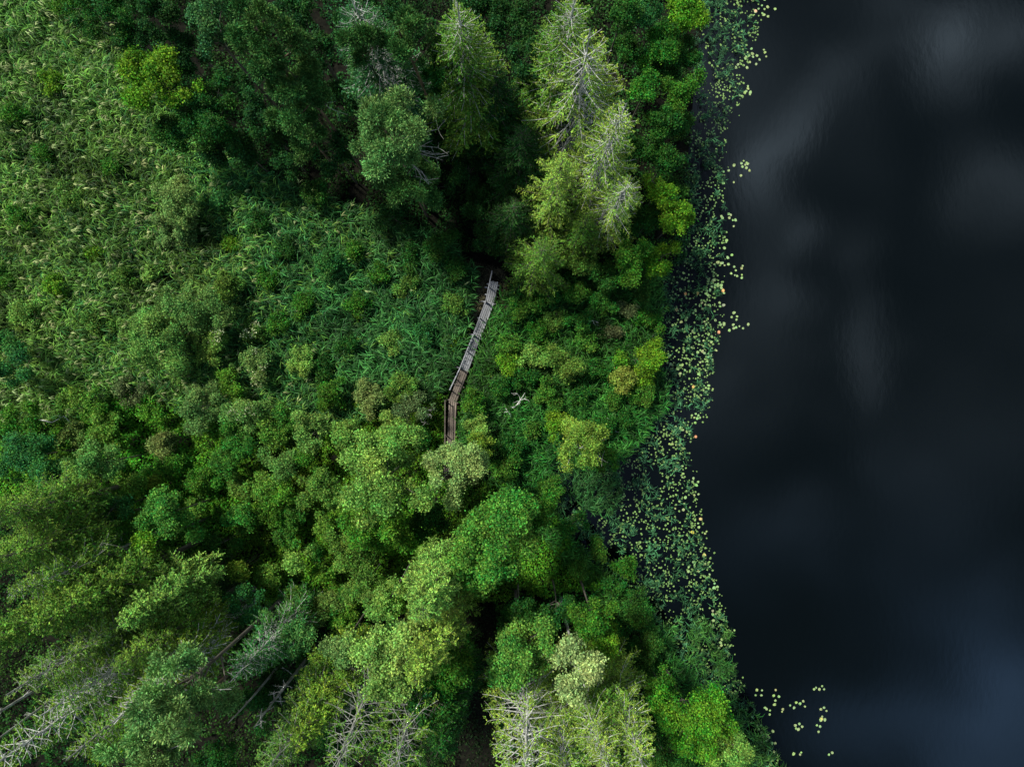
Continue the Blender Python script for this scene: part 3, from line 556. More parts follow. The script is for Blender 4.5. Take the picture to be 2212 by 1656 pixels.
for k, (x, y) in enumerate(THICKET):
    if k % 5 in (1, 3): continue
    q = k % 3; rk = 18 + (k*37 % 26)
    BL.append(('shrub', x, y, rk, 1.6 + rk*.06, ((.085, .22, .018), (.05, .175, .02), (.11, .25, .03))[q],
               ('mid green shrub in the thicket of the left centre', 'dark green shrub in the thicket of the left centre', 'fresh light green shrub in the thicket of the left centre')[q], dict(cat='shrub', seed=300+k, zr=.75)))
MARSHB = [(1110, 690), (1135, 660), (1180, 640), (1250, 640), (1300, 650), (1100, 740), (1130, 820), (1180, 840), (1080, 840), (1270, 740), (1290, 800), (1320, 860), (1250, 850), (1180, 760), (1350, 900), (1150, 930),
          (1110, 970), (1090, 1010), (1300, 920), (1180, 1050), (1250, 700), (1390, 850), (1240, 1130), (1290, 1180), (1320, 1260), (1250, 1230), (1340, 1360), (1380, 1330), (1410, 1440), (1200, 880)]
for (x, y, r, c) in [(100, 330, 24, G2), (160, 430, 28, OL), (250, 360, 22, G2), (60, 470, 30, G2), (270, 600, 26, OL), (130, 620, 24, BY), (330, 590, 24, LG), (210, 700, 26, OL), (580, 600, 24, G2), (560, 480, 22, G3),
                     (660, 660, 28, G2), (780, 660, 26, G2), (840, 740, 26, LG), (750, 740, 24, G3), (600, 700, 22, G2), (890, 560, 26, G3), (820, 590, 22, G2), (920, 720, 22, GB), (480, 440, 22, GB), (40, 250, 30, G2), (120, 180, 26, BY)]:
    BL.append(('shrub', x, y, r, 2.1, c, {G2: 'small mid green bush poking out of the meadow reeds', OL: 'small olive bush poking out of the meadow reeds', BY: 'small bright bush poking out of the meadow reeds', G3: 'small dark bush poking out of the meadow reeds', LG: 'small pale green bush poking out of the meadow reeds', GB: 'small bluish bush poking out of the meadow reeds'}[c], dict(cat='shrub', seed=int(x+y*3), zr=.7)))
for k, (x, y) in enumerate(MARSHB):
    q = k % 2; rk = 17 + (k*29 % 15)
    BL.append(('shrub', x, y, rk, 1.1 + rk*.05, ((.035, .13, .014), (.075, .19, .02))[q], ('dark green shrub among the marsh reeds between boardwalk and lake', 'fresh green shrub among the marsh reeds between boardwalk and lake')[q], dict(cat='shrub', seed=400+k, zr=.7, dens=.8)))
for (x, y, r, h) in [(1350, 110, 36, 6), (1440, 60, 36, 6), (1380, 330, 36, 5), (1470, 270, 30, 4), (1400, 480, 36, 5), (1380, 620, 32, 3.5), (1310, 600, 34, 4), (1455, 420, 30, 4), (1430, 160, 34, 5), (1350, 480, 34, 5),
                     (1300, 1480, 38, 7), (1180, 1530, 38, 7), (1350, 1530, 38, 7), (1420, 1560, 36, 6), (1380, 1440, 34, 4), (1090, 1480, 36, 7)]:
    BL.append(('alder_tree', x, y, r, h, G3, 'low green tree filling a gap between the taller shore trees', dict(seed=int(x*7+y))))
for i, (nm, x, y, r, h, c, lab, kw) in enumerate(BL):
    kw = dict(kw)
    if nm in ('shrub', 'willow_shrub', 'flowering_shrub'): kw.setdefault('stems', 3); g = 'shrubs of the marsh and undergrowth'
    elif nm == 'pine_tree': g = 'pines of the forest'
    else: g = 'broadleaved trees of the forest'
    root = broadleaf(nm, x, y, r, h, c, lab, group=g, ecc=1.0 + .12*math.sin(i*2.3), rot=i*1.7, **kw)
    if nm == 'flowering_shrub':                                     # cream flower heads on the sunny top
        rng = np.random.default_rng(i); cr = [o for o in root.children if o.name.startswith('crown')][0]
        n = len(cr.data.vertices); co = np.empty(n*3, np.float32); cr.data.vertices.foreach_get('co', co); co = co.reshape(-1, 4, 3).mean(1)
        top = co[co[:, 2] > np.percentile(co[:, 2], 72)]; cs = top[rng.integers(0, len(top), 6)]
        P = (cs[:, None] + rng.normal(0, .15, (6, 22, 3))*np.array([1, 1, .4])).reshape(-1, 3); P[:, 2] += .1
        Nn = np.array([0, 0, 1.]) + rng.normal(0, .35, P.shape)
        link('blossom', quadmesh('blossom', diamonds(P, rng.normal(size=P.shape), Nn, np.full(len(P), .1), np.full(len(P), .09))), M_LEAF, root, (.5, .56, .3))

snag('dead_tree', -40, 1565, 20, .7, 'long bare grey stem crossing the left edge, upper of a close pair', 1, nb=10, z0f=.6, r=.2)
snag('dead_tree', -20, 1600, 19, .6, 'long bare grey stem crossing the left edge, lower of a close pair', 2, nb=8, z0f=.6, r=.17)
snag('dead_tree', 548, 1575, 13, 1.0, 'thin grey dead tree with short twigs left of the yellow green conifer', 3, nb=24)
snag('dead_tree', 570, 1640, 14, .6, 'stout broken grey stem at the bottom left of the yellow green conifer', 4, nb=6, r=.2)
snag('dead_tree', 500, 1560, 12, .4, 'leaning bare pole in the shade right of the large grey green pine', 5, nb=4)

def fallen(name, x, y, label, seed, Ln, z=.8, az=0., cat='dead branch', nb=12):
    rng = np.random.default_rng(seed); X, Y = D(x, y, z); root = empty(name, X, Y, z); tag(root, label, cat); root.rotation_euler = (0, 0, az)
    tb = Tubes(); b2 = Tubes(); n = 7
    def limb(A, dr, Lx, r, lev):
        P = [A]; d = dr
        for _ in range(n): d = unit(d + rng.normal(0, .28, 3)*np.array([1, 1, .5])); P.append(P[-1] + d*Lx/n)
        P = np.array(P); P[:, 2] = np.maximum(P[:, 2], -.3); (tb if lev == 0 else b2).add(P, np.linspace(r, max(.006, r*.25), n+1), 5)
        if lev < 2:
            for _ in range(max(2, nb//4) if lev == 0 else 2):
                k = rng.integers(2, n+1); a = rng.choice([-1, 1])*rng.uniform(.35, 1.1); c_, s_ = math.cos(a), math.sin(a)
                limb(P[k], np.array([d[0]*c_ - d[1]*s_, d[0]*s_ + d[1]*c_, rng.uniform(-.1, .4)]), Lx*rng.uniform(.3, .6), r*.5, lev+1)
    limb(np.array([-.5*Ln, 0, 0]), np.array([1., 0, .05]), Ln, .06, 0)
    link('stem', tb.mesh('stem'), M_DEAD, root); link('twigs', b2.mesh('twigs'), M_DEAD, root)
fallen('dead_branch', 1128, 878, 'white forked dead branch lying in the marsh right of the boardwalk', 1, 1.5, 1.5, .1, nb=14)
fallen('dead_branch', 1107, 893, 'short white stump of branch beside the forked dead branch', 2, .7, 1.2, .9, nb=4)
fallen('dead_branch', 1326, 904, 'small pale dead branch near the shore above the marsh birch', 3, 1.0, 1.2, -.1, nb=7)
fallen('dead_branch', 1272, 686, 'thin curved pale branch in the shaded marsh', 4, 1.4, 1.0, .2, nb=3)
fallen('dead_branch', 110, 902, 'grey dead branch lying among the bushes at the left edge', 5, 2.0, 2.0, .05, nb=6)

# ------------------------------------------------------------------ ground, lake
SHORE = [(1530, -200), (1530, 0), (1508, 100), (1498, 200), (1490, 300), (1478, 400), (1478, 500), (1440, 590), (1412, 680), (1415, 800),
         (1428, 870), (1380, 930), (1335, 990), (1240, 1010), (1180, 990), (1170, 1060), (1200, 1130), (1240, 1180), (1300, 1240), (1385, 1310), (1435, 1400), (1515, 1500), (1585, 1600), (1700, 1800)]
LAND = [D(*p) for p in SHORE]
LANDP = np.array(LAND + [(-400, D(0, 1800)[1]), (-400, D(0, -200)[1])])
def inside(P, poly):
    poly = np.asarray(poly, float); x, y = P[:, 0], P[:, 1]; r = np.zeros(len(P), bool)
    x1, y1 = poly[:, 0], poly[:, 1]; x2, y2 = np.roll(x1, -1), np.roll(y1, -1)
    for a, b, c, d in zip(x1, y1, x2, y2):
        if b == d: continue
        r ^= ((b > y) != (d > y)) & (x < (c-a)*(y-b)/(d-b)+a)
    return r
def poly(*p): return np.array([D(*q) for q in p])
_sy = np.array([p[1] for p in LAND])[::-1]; _sx = np.array([p[0] for p in LAND])[::-1]
_kx = np.array([(s[0], s[1]) for s in SHORE])
def shore_dist(P):
    """signed metres inland (+) of the polyline"""
    A = np.array(LAND); d = np.full(len(P), 1e9)
    for a, b in zip(A[:-1], A[1:]):
        ab = b-a; t = np.clip(((P-a)@ab)/(ab@ab), 0, 1)[:, None]; d = np.minimum(d, np.linalg.norm(P - (a+t*ab), axis=1))
    return np.where(inside(P, LANDP), d, -d)
def fnoise(P, s, seed):
    rng = np.random.default_rng(seed); v = np.zeros(len(P))
    for k in range(7):
        a = rng.uniform(0, 6.28); f = s*rng.uniform(.6, 1.7); ph = rng.uniform(0, 6.28); q = P[:, 0]*math.cos(a) + P[:, 1]*math.sin(a)
        v += np.sin(q*f + ph + 1.3*np.sin((P[:, 0]*math.sin(a) - P[:, 1]*math.cos(a))*f*.7 + ph*2))
    return v/7
# one sheet: fine in the middle, stretched to the horizon
g = np.concatenate([[-1500, -600, -200, -90], np.linspace(-48, 34, 165), [60, 200, 600, 1500]])
gy = np.concatenate([[-1500, -600, -200, -80], np.linspace(-40, 40, 161), [80, 200, 600, 1500]])
GX, GY = np.meshgrid(g, gy); GP = np.stack([GX.ravel(), GY.ravel()], 1); sd = shore_dist(GP)
far = (np.abs(GP[:, 1]) > 60) | (GP[:, 0] > 60)
sd = np.where(far, np.where(GP[:, 0] < 15, 5, -8), sd)
GZ = np.clip(sd*.12, -1.2, .28) + np.where(sd > .5, .07*fnoise(GP, 1.6, 3), 0)
n1, n2_ = len(gy), len(g); ii = (np.arange(n1-1)[:, None]*n2_ + np.arange(n2_-1)[None]).ravel()
gm = npmesh('ground', np.column_stack([GP, GZ]), np.stack([ii, ii+1, ii+n2_+1, ii+n2_], 1))
m, t = newmat('dark_forest_soil'); K = t.links
o = nd(t, 'ShaderNodeOutputMaterial'); p = nd(t, 'ShaderNodeBsdfPrincipled'); c = nd(t, 'ShaderNodeTexCoord')
n = nd(t, 'ShaderNodeTexNoise'); n.inputs['Scale'].default_value = 3; n.inputs['Detail'].default_value = 8; K.new(c.outputs['Object'], n.inputs['Vector'])
r = nd(t, 'ShaderNodeValToRGB'); r.color_ramp.elements[0].color = (.004, .004, .003, 1); r.color_ramp.elements[1].color = (.013, .013, .008, 1)
r.color_ramp.elements[0].position = .35; r.color_ramp.elements[1].position = .7
K.new(n.outputs['Fac'], r.inputs[0]); K.new(r.outputs[0], p.inputs['Base Color']); p.inputs['Roughness'].default_value = .95; p.inputs['Specular IOR Level'].default_value = .08
b = nd(t, 'ShaderNodeBump'); b.inputs['Strength'].default_value = .8; b.inputs['Distance'].default_value = .08; K.new(n.outputs['Fac'], b.inputs['Height']); K.new(b.outputs[0], p.inputs['Normal'])
K.new(p.outputs[0], o.inputs[0])
tag(link('ground', gm, m), kind='structure')
# lake
wm = bpy.data.meshes.new('lake'); wm.from_pydata([(-16, -1500, 0), (1500, -1500, 0), (1500, 1500, 0), (-16, 1500, 0)], [], [(0, 1, 2, 3)])
m, t = newmat('peat_dark_water'); K = t.links
o = nd(t, 'ShaderNodeOutputMaterial'); p = nd(t, 'ShaderNodeBsdfPrincipled'); c = nd(t, 'ShaderNodeTexCoord')
p.inputs['Base Color'].default_value = (.0010, .0020, .0020, 1); p.inputs['Roughness'].default_value = .09; p.inputs['IOR'].default_value = 1.33; p.inputs['Specular IOR Level'].default_value = .36
mp = nd(t, 'ShaderNodeMapping'); mp.inputs['Rotation'].default_value = (0, 0, .9); mp.inputs['Scale'].default_value = (1, .45, 1); K.new(c.outputs['Object'], mp.inputs[0])
n = nd(t, 'ShaderNodeTexNoise'); n.inputs['Scale'].default_value = 2.6; n.inputs['Detail'].default_value = 3; K.new(mp.outputs[0], n.inputs['Vector'])
b = nd(t, 'ShaderNodeBump'); b.inputs['Strength'].default_value = .35; b.inputs['Distance'].default_value = .006; K.new(n.outputs['Fac'], b.inputs['Height']); K.new(b.outputs[0], p.inputs['Normal'])
K.new(p.outputs[0], o.inputs[0])
tag(link('lake_water', wm, m), kind='structure')

# ------------------------------------------------------------------ reeds, herbs (uncountable)
def scatter(poly_, dens, seed, land=None):
    rng = np.random.default_rng(seed); lo, hi = poly_.min(0), poly_.max(0); n = int(np.prod(hi-lo)*dens)
    P = rng.uniform(lo, hi, (n, 2)); P = P[inside(P, poly_)]; return P[off_walk(P, .4)], rng
def blades(P, Z0, rng, hgt, llen, lw, nleaf, wind=(1.0, .25), leanf=.25, wj=.9, segs=2, fr=(.45, 1.0)):
    """reed plants: leaning stem and arching strap leaves, as quad strips"""
    n = len(P); wa = math.atan2(wind[1], wind[0]) + .8*fnoise(P, .35, 5) + rng.normal(0, .35, n)
    wd = np.stack([np.cos(wa), np.sin(wa)], 1); hh = hgt*rng.uniform(.7, 1.25, n)*(1 + .2*fnoise(P, .8, 9) + .35*fnoise(P, 2.4, 10))
    top = np.column_stack([P + wd*(hh*leanf)[:, None]*rng.uniform(.3, 1.4, (n, 1)), Z0 + hh]); base = np.column_stack([P, Z0 - .1 + 0*hh])
    f = rng.uniform(*fr, (n, nleaf)); A = base[:, None] + (top-base)[:, None]*f[..., None]
    la = wa[:, None] + rng.normal(0, wj, (n, nleaf)); dl = np.stack([np.cos(la), np.sin(la), 0*la], -1)
    l = (llen*rng.uniform(.6, 1.25, (n, nleaf)))[..., None]; up = np.array([0, 0, 1.]); bend = rng.normal(0, .25, (n, nleaf))[..., None]*np.stack([-np.sin(la), np.cos(la), 0*la], -1)
    q0 = A; q1 = A + dl*l*.5 + up*l*.22; q2 = A + dl*l*.95 + up*l*rng.uniform(-.3, .1, l.shape) + bend*l*.5
    side = np.stack([-np.sin(la), np.cos(la), 0*la], -1)*lw*.5 + up*rng.normal(0, lw*.25, (n, nleaf, 1))
    s0 = side*.55; s1 = side; s2 = side*.12
    V = np.stack([q0-s0, q0+s0, q1+s1, q1-s1, q2-s2, q2+s2], 2).reshape(-1, 3)
    k = np.arange(len(V)//6)[:, None]*6; F = np.concatenate([k+np.array([[0, 1, 2, 3]]), k+np.array([[3, 2, 5, 4]])], 1).reshape(-1, 4)
    # stems
    sd_ = np.stack([-wd[:, 1], wd[:, 0], 0*wa], 1)*.012
    SV = np.stack([base-sd_, base+sd_, top+sd_*.4, top-sd_*.4], 1).reshape(-1, 3); SF = np.arange(len(SV)).reshape(-1, 4) + len(V)
    return np.concatenate([V, SV]), np.concatenate([F, SF])
WALK = np.array([S(x, y) for x, y in [(1235, 700), (1225.5, 757), (1192, 843), (1162, 924), (1131, 1003), (1124, 1180)]])
def off_walk(P, d0):
    d = np.full(len(P), 1e9)
    for a, b in zip(WALK[:-1], WALK[1:]):
        ab = b-a; t = np.clip(((P[:, :2]-a)@ab)/(ab@ab), 0, 1)[:, None]; d = np.minimum(d, np.linalg.norm(P[:, :2] - (a+t*ab), axis=1))
    return d > d0
def reedobj(name, Ps, Z0, rng, color, label, **kw):
    V, F = blades(Ps, Z0, rng, **kw); return tag(link(name, npmesh(name, V, F), M_REED, None, color), label, 'reeds', kind='stuff')
MEADOW = poly((-120, -120), (170, -120), (270, 120), (420, 320), (700, 440), (960, 520), (1020, 600), (1000, 740), (950, 850), (640, 960), (520, 960), (300, 830), (170, 900), (-120, 920))
P, rng = scatter(MEADOW, 26, 11)
px = P[:, 0]/75*2211 + 1105.5; pale = 1/(1+np.exp((px - 450 + 220*fnoise(P, .35, 21))/130)); sel = rng.random(len(P)) < pale
sel &= rng.random(len(P)) < .9
Pa = P[sel]; reedobj('pale_meadow_reeds', Pa, .2 + 0*Pa[:, 0], rng, (.095, .19, .028), 'pale yellow green reeds waving across the left meadow', hgt=1.5, llen=.62, lw=.05, nleaf=6)
Pb = P[~sel]; reedobj('shade_toned_reeds', Pb, .2 + 0*Pb[:, 0], rng, (.038, .12, .025), 'blue green reeds in the meadow between the pines and the boardwalk', hgt=1.4, llen=.66, lw=.05, nleaf=6)  # blue green reeds, darkened further: shade of the trees put into the colour
# feathery plumes over the pale reeds
q = Pa[rng.random(len(Pa)) < .12]
V, F = blades(q, .2 + 0*q[:, 0], rng, 1.6, .42, .05, 4, wj=.35, fr=(.88, 1.0))
tag(link('reed_plumes', npmesh('reed_plumes', V, F), M_STRAW, None, (.24, .28, .11)), 'straw coloured plumes above the pale reeds', 'reeds', kind='stuff')
MARSH = poly((1060, 640), (1180, 600), (1420, 600), (1412, 700), (1415, 800), (1430, 872), (1385, 925), (1340, 985), (1250, 1010), (1180, 985), (1175, 1060), (1205, 1130), (1245, 1180),
             (1305, 1240), (1385, 1310), (1435, 1400), (1515, 1500), (1590, 1600), (1640, 1720), (1480, 1720), (1400, 1400), (1200, 1200), (1060, 1040), (975, 1000), (980, 880), (1015, 800))
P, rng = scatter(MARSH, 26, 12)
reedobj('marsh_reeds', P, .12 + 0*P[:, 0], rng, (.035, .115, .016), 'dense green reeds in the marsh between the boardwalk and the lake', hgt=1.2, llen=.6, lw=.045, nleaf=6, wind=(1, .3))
# emergent reeds standing in the shallow water along the shore
EDGE_Y = [-100, 0, 60, 120, 200, 300, 370, 460, 560, 620, 700, 780, 870, 950, 1060, 1130, 1250, 1360, 1420, 1500, 1600, 1720]
EDGE_X = [1640, 1640, 1640, 1620, 1600, 1570, 1560, 1565, 1560, 1555, 1560, 1540, 1530, 1490, 1505, 1525, 1545, 1580, 1580, 1610, 1660, 1710]
SY_ = [-100, 0, 100, 200, 300, 400, 500, 590, 680, 800, 870, 930, 990, 1110, 1160, 1220, 1310, 1400, 1500, 1600, 1720]
SX_ = [1520, 1520, 1500, 1490, 1480, 1470, 1470, 1430, 1405, 1408, 1420, 1370, 1250, 1200, 1235, 1280, 1370, 1430, 1510, 1580, 1650]
def band(n, seed, lo=0., hi=1., pw=1.0):
    rng = np.random.default_rng(seed); yg = np.linspace(-60, 1700, 500); wg = np.interp(yg, EDGE_Y, EDGE_X) - np.interp(yg, SY_, SX_); cg = np.cumsum(wg)/wg.sum(); y = np.interp(rng.random(n), cg, yg); a = np.interp(y, SY_, SX_); b_ = np.interp(y, EDGE_Y, EDGE_X)
    x = a + (b_-a)*(lo + (hi-lo)*rng.random(n)**pw); return np.column_stack([DX(x), DY(y)]), rng
P, rng = band(3100, 13, -.06, .92, 1.45)
cl = fnoise(P, 2.6, 31)*.8 + fnoise(P, 5.5, 33)*.6 + .25*fnoise(P, .4, 35)
yy = 828 - P[:, 1]/75*2211; thr = np.interp(yy, [0, 300, 600, 800, 900, 1000, 1200, 1500, 1700], [.0, .0, -.1, -.05, .0, .0, -.1, -.3, -.6])
P = P[cl > thr]
reedobj('water_reeds', P, -.05 + 0*P[:, 0], rng, (.045, .15, .05), 'loose green reed tufts standing in the shallows among the lily pads', hgt=.55, llen=.4, lw=.03, nleaf=6, wind=(1, .25), wj=1.2, leanf=.35)
P, rng = band(3000, 14, -.02, .93); yy = 828 - P[:, 1]/75*2211; P = P[(yy > 1330 + 60*fnoise(P, .5, 61)) & (fnoise(P, 2.3, 62)*.7 + fnoise(P, 5., 63)*.5 > -.02)]
reedobj('bank_reeds', P, -.05 + 0*P[:, 0], rng, (.05, .14, .024), 'thick reeds on the lower right bank', hgt=.9, llen=.62, lw=.045, nleaf=7, wind=(.9, -.35))
P, rng = scatter(poly((1180, 960), (1300, 980), (1340, 1060), (1310, 1120), (1220, 1080), (1150, 1000)), 14, 15)
reedobj('inlet_reeds', P, 0*P[:, 0], rng, (.035, .11, .025), 'thin dark reeds in the flooded inlet below the marsh birch', hgt=.8, llen=.55, lw=.04, nleaf=6)

def herbs(name, poly_, dens, seed, color, label, hh=.7, leaf=.15, amp=.6, dropout=0., cat='undergrowth'):
    P, rng = scatter(poly_, dens, seed); f = fnoise(P, 1.5, seed+1)*.6 + fnoise(P, 3.6, seed+2)*.4
    if dropout: P = P[f > dropout]; f = f[f > dropout]
    z = .25 + np.maximum(hh + f*amp*2.2, .03) - np.abs(rng.normal(0, .16, len(P)))*1.2; z = np.maximum(z, .25)
    P3 = np.column_stack([P, z]); Nn = np.array([0, 0, 1.]) + rng.normal(0, .45, P3.shape); l = rng.uniform(.6, 1.35, len(P))*leaf
    return tag(link(name, quadmesh(name, diamonds(P3, rng.normal(size=P3.shape), Nn, l, l*.75)), M_HERB, None, color), label, cat, kind='stuff')
UND = poly((-120, 860), (170, 860), (300, 800), (520, 920), (640, 920), (900, 820), (975, 860), (1000, 1000), (1180, 1080), (1300, 1260), (1060, 1290), (800, 1330), (560, 1330), (300, 1130), (-120, 1050))
herbs('shade_toned_undergrowth', poly((-120, 1050), (300, 1130), (560, 1330), (980, 1330), (985, 1720), (-120, 1720)), 110, 48, (.022, .075, .01), 'dark undergrowth on the shaded forest floor at the lower left', dropout=-.25, amp=.8)  # undergrowth green made darker, the low light under the trees put into it
herbs('gap_undergrowth', poly((975, 1300), (1075, 1290), (1100, 1720), (975, 1720)), 90, 50, (.012, .03, .008), 'sparse dim plants on the floor of the dark gap at the bottom', hh=.2, amp=.2, dropout=-.9)  # blackness of the shaded gap put into the leaf colour
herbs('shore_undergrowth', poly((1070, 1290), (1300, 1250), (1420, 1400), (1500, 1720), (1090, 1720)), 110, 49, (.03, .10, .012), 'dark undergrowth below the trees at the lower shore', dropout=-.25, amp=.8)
herbs('leafy_undergrowth', UND, 270, 41, (.085, .21, .014), 'bright leafy undergrowth covering the lower left', dropout=-.5, hh=.9, amp=.75)
herbs('meadow_herbs', MEADOW, 28, 42, (.03, .10, .012), 'green herbs growing between the meadow reeds', hh=.75, amp=.45, leaf=.13)
herbs('marsh_herbs', MARSH, 40, 43, (.04, .12, .016), 'green herbs growing between the marsh reeds', hh=.5, amp=.4, leaf=.13)
herbs('forest_floor_plants', poly((150, -120), (1500, -120), (1480, 560), (1440, 600), (1180, 620), (1080, 560), (960, 540), (700, 440), (420, 320), (270, 120)), 130, 44, (.02, .07, .012), 'dark plants on the shaded forest floor', hh=.5, amp=.5, dropout=-.2)  # dark colour includes the shade under the trees
herbs('boardwalk_edge_herbs', poly((965, 830), (1040, 790), (1040, 1010), (960, 1010)), 150, 51, (.05, .15, .016), 'green herbs hugging the lower boardwalk', hh=.35, amp=.2, dropout=-.8)
herbs('boardwalk_herbs', poly((1075, 700), (1125, 690), (1160, 760), (1130, 830), (1040, 830), (1045, 780)), 130, 45, (.11, .24, .03), 'bright herbs right of the boardwalk', hh=.5, amp=.3, dropout=-.3)
herbs('clearing_herbs', poly((985, 690), (1022, 690), (1012, 740), (985, 800), (965, 790)), 130, 46, (.12, .27, .03), 'bright herbs left of the boardwalk', hh=.3, amp=.2, dropout=-.3)
# dry grass of the small clearing at the boardwalk
P, rng = scatter(poly((990, 560), (1090, 590), (1100, 680), (1060, 700), (1040, 760), (1035, 720), (1000, 690)), 60, 47)
V, F = blades(P, .22 + 0*P[:, 0], rng, .12, .4, .018, 5, wind=(.3, 1), wj=1.6, leanf=.2)
tag(link('dry_grass', npmesh('dry_grass', V, F), M_STRAW, None, (.095, .085, .045)), 'dry brown grass of the small clearing beside the boardwalk', 'grass', kind='stuff')

# ------------------------------------------------------------------ boardwalk
def box(bl, A, B, wd, th, up=(0, 0, 1)):
    """beam from A to B (centre line) of width wd and thickness th"""
    A, B = Vector(A), Vector(B); d = (B-A).normalized(); s = d.cross(Vector(up)).normalized(); u = s.cross(d).normalized()
    bl.append([A+s*a*wd/2+u*b*th/2 for a, b in ((-1, -1), (1, -1), (1, 1), (-1, 1))] + [B+s*a*wd/2+u*b*th/2 for a, b in ((-1, -1), (1, -1), (1, 1), (-1, 1))])
def boxobj(name, bl, mat, parent, bevel=.006):
    V = []; F = []
    for q in bl:
        n = len(V); V += [tuple(v) for v in q]; F += [tuple(n+i for i in f) for f in ((3, 2, 1, 0), (4, 5, 6, 7), (0, 1, 5, 4), (1, 2, 6, 5), (2, 3, 7, 6), (3, 0, 4, 7))]
    me = bpy.data.meshes.new(name); me.from_pydata(V, [], F); o = link(name, me, mat, parent)
    if bevel: b = o.modifiers.new('bevel', 'BEVEL'); b.width = bevel; b.segments = 2
    return o
ZB = .75
path = [(1235.5, 703), (1232.8, 721.2), (1225.5, 757.4), (1192, 842.9), (1161.7, 924), (1131.5, 1003), (1124.5, 1180)]
pts = [Vector((*S(x, y, ZB), ZB)) for x, y in path]
bw = empty('boardwalk', 0, 0, 0); tag(bw, 'weathered grey wooden boardwalk with a handrail on its left side', 'boardwalk')
import random; rr = random.Random(4)
W_ = .58; NP = 4
def offset(i, d):
    a = (pts[i]-pts[i-1]).normalized() if i > 0 else None; b_ = (pts[i+1]-pts[i]).normalized() if i < len(pts)-1 else None
    t_ = (a+b_).normalized() if a and b_ else (a or b_); s = t_.cross(Vector((0, 0, 1))); k = 1/max(.5, s.dot((a or b_).cross(Vector((0, 0, 1)))))
    return pts[i] + s*d*k
for i in range(len(pts)-1):
    for k in range(NP):
        d = (k - (NP-1)/2)*W_/NP + rr.uniform(-.006, .006); A = offset(i, d); B = offset(i+1, d); e = (B-A).normalized()
        zz = Vector((0, 0, rr.uniform(-.008, .008))); ca, cb = rr.uniform(0, .06), rr.uniform(0, .06)
        mid = (A+B)/2; o = boxobj('plank', [], M_PLANK if i < 4 else M_PLANKB, bw)
        L_ = (B-A).length - ca - cb; bl = []; wv = W_/NP - rr.uniform(.022, .034)
        box(bl, (-L_/2, 0, 0), (L_/2, 0, 0), wv, .04)
        me = bpy.data.meshes.new('plank'); me.from_pydata([tuple(v) for v in bl[0]], [], [(3, 2, 1, 0), (4, 5, 6, 7), (0, 1, 5, 4), (1, 2, 6, 5), (2, 3, 7, 6), (3, 0, 4, 7)])
        me.materials.append(M_PLANK if i < 4 else M_PLANKB); o.data = me
        o.location = mid + e*(ca-cb)/2 + zz; o.rotation_euler = (0, 0, math.atan2(e.y, e.x))
for i in range(1, len(pts)):                        # bearers and stumps at the joints and between
    for f in ((1.0, .5) if i < len(pts)-1 else (.5,)):
        c = pts[i-1].lerp(pts[i], f); e = (pts[i]-pts[i-1]).normalized(); s = e.cross(Vector((0, 0, 1))); bl = []
        box(bl, c - s*.42 + Vector((0, 0, -.075)), c + s*(.5 if f < 1 else .62) + Vector((0, 0, -.075)), .09, .1); boxobj('bearer', bl, M_PLANK if i < 5 else M_PLANKB, bw)
        for q in (-.34, .38):
            bl = []; g_ = c + s*q; box(bl, (g_.x, g_.y, -.2), (g_.x, g_.y, ZB-.13), .1, .1, (1, 0, 0)); boxobj('post', bl, M_PLANKB, bw)
ZR = ZB + .95
rail = [(1229.9, 677.7), (1214.8, 751.6), (1183.5, 835.7), (1150.1, 919.7), (1124, 975)]
rail2 = [(1112.5, 1001), (1112, 1180)]
def railseg(pl):
    q = [Vector((*S(x, y, ZR), ZR)) for x, y in pl]
    for a, b_ in zip(q[:-1], q[1:]):
        bl = []; e = (b_-a).normalized(); box(bl, a - e*.04, b_ + e*.0, .075, .045); boxobj('handrail', bl, M_PLANK if pl is rail else M_PLANKB, bw)
        for f in (0.02, .5, 1.0):
            c = a.lerp(b_, f); bl = []; box(bl, (c.x, c.y, .1), (c.x, c.y, ZR-.024), .07, .07, (1, 0, 0)); boxobj('rail_post', bl, M_PLANKB, bw)
railseg(rail); railseg(rail2)
for (x, y) in [(1214.8, 751.6), (1183.5, 835.7), (1150.1, 919.7)]:      # props bracing the rail from outside
    q = Vector((*S(x, y, ZR), ZR - .1)); bl = []; box(bl, q, (q.x - .62, q.y + .1, .15), .06, .05, (0, 1, .2)); boxobj('brace', bl, M_PLANK, bw)

# ------------------------------------------------------------------ lily pads
m, t = newmat('lily_pad_skin'); K = t.links
o = nd(t, 'ShaderNodeOutputMaterial'); p = nd(t, 'ShaderNodeBsdfPrincipled'); oi = nd(t, 'ShaderNodeObjectInfo'); c = nd(t, 'ShaderNodeTexCoord'); ge = nd(t, 'ShaderNodeNewGeometry')
n = nd(t, 'ShaderNodeTexNoise'); n.inputs['Scale'].default_value = 9; n.inputs['Detail'].default_value = 4; K.new(c.outputs['Object'], n.inputs['Vector'])
r1 = nd(t, 'ShaderNodeMapRange'); K.new(n.outputs['Fac'], r1.inputs['Value']); r1.inputs['From Min'].default_value = .3; r1.inputs['From Max'].default_value = .7; r1.inputs['To Min'].default_value = .75; r1.inputs['To Max'].default_value = 1.2
r2 = nd(t, 'ShaderNodeMapRange'); K.new(ge.outputs['Random Per Island'], r2.inputs['Value']); r2.inputs['To Min'].default_value = .75; r2.inputs['To Max'].default_value = 1.2
v = nd(t, 'ShaderNodeMath', operation='MULTIPLY'); K.new(r1.outputs[0], v.inputs[0]); K.new(r2.outputs[0], v.inputs[1])
hs = nd(t, 'ShaderNodeHueSaturation'); K.new(oi.outputs['Color'], hs.inputs['Color']); K.new(v.outputs[0], hs.inputs['Value'])
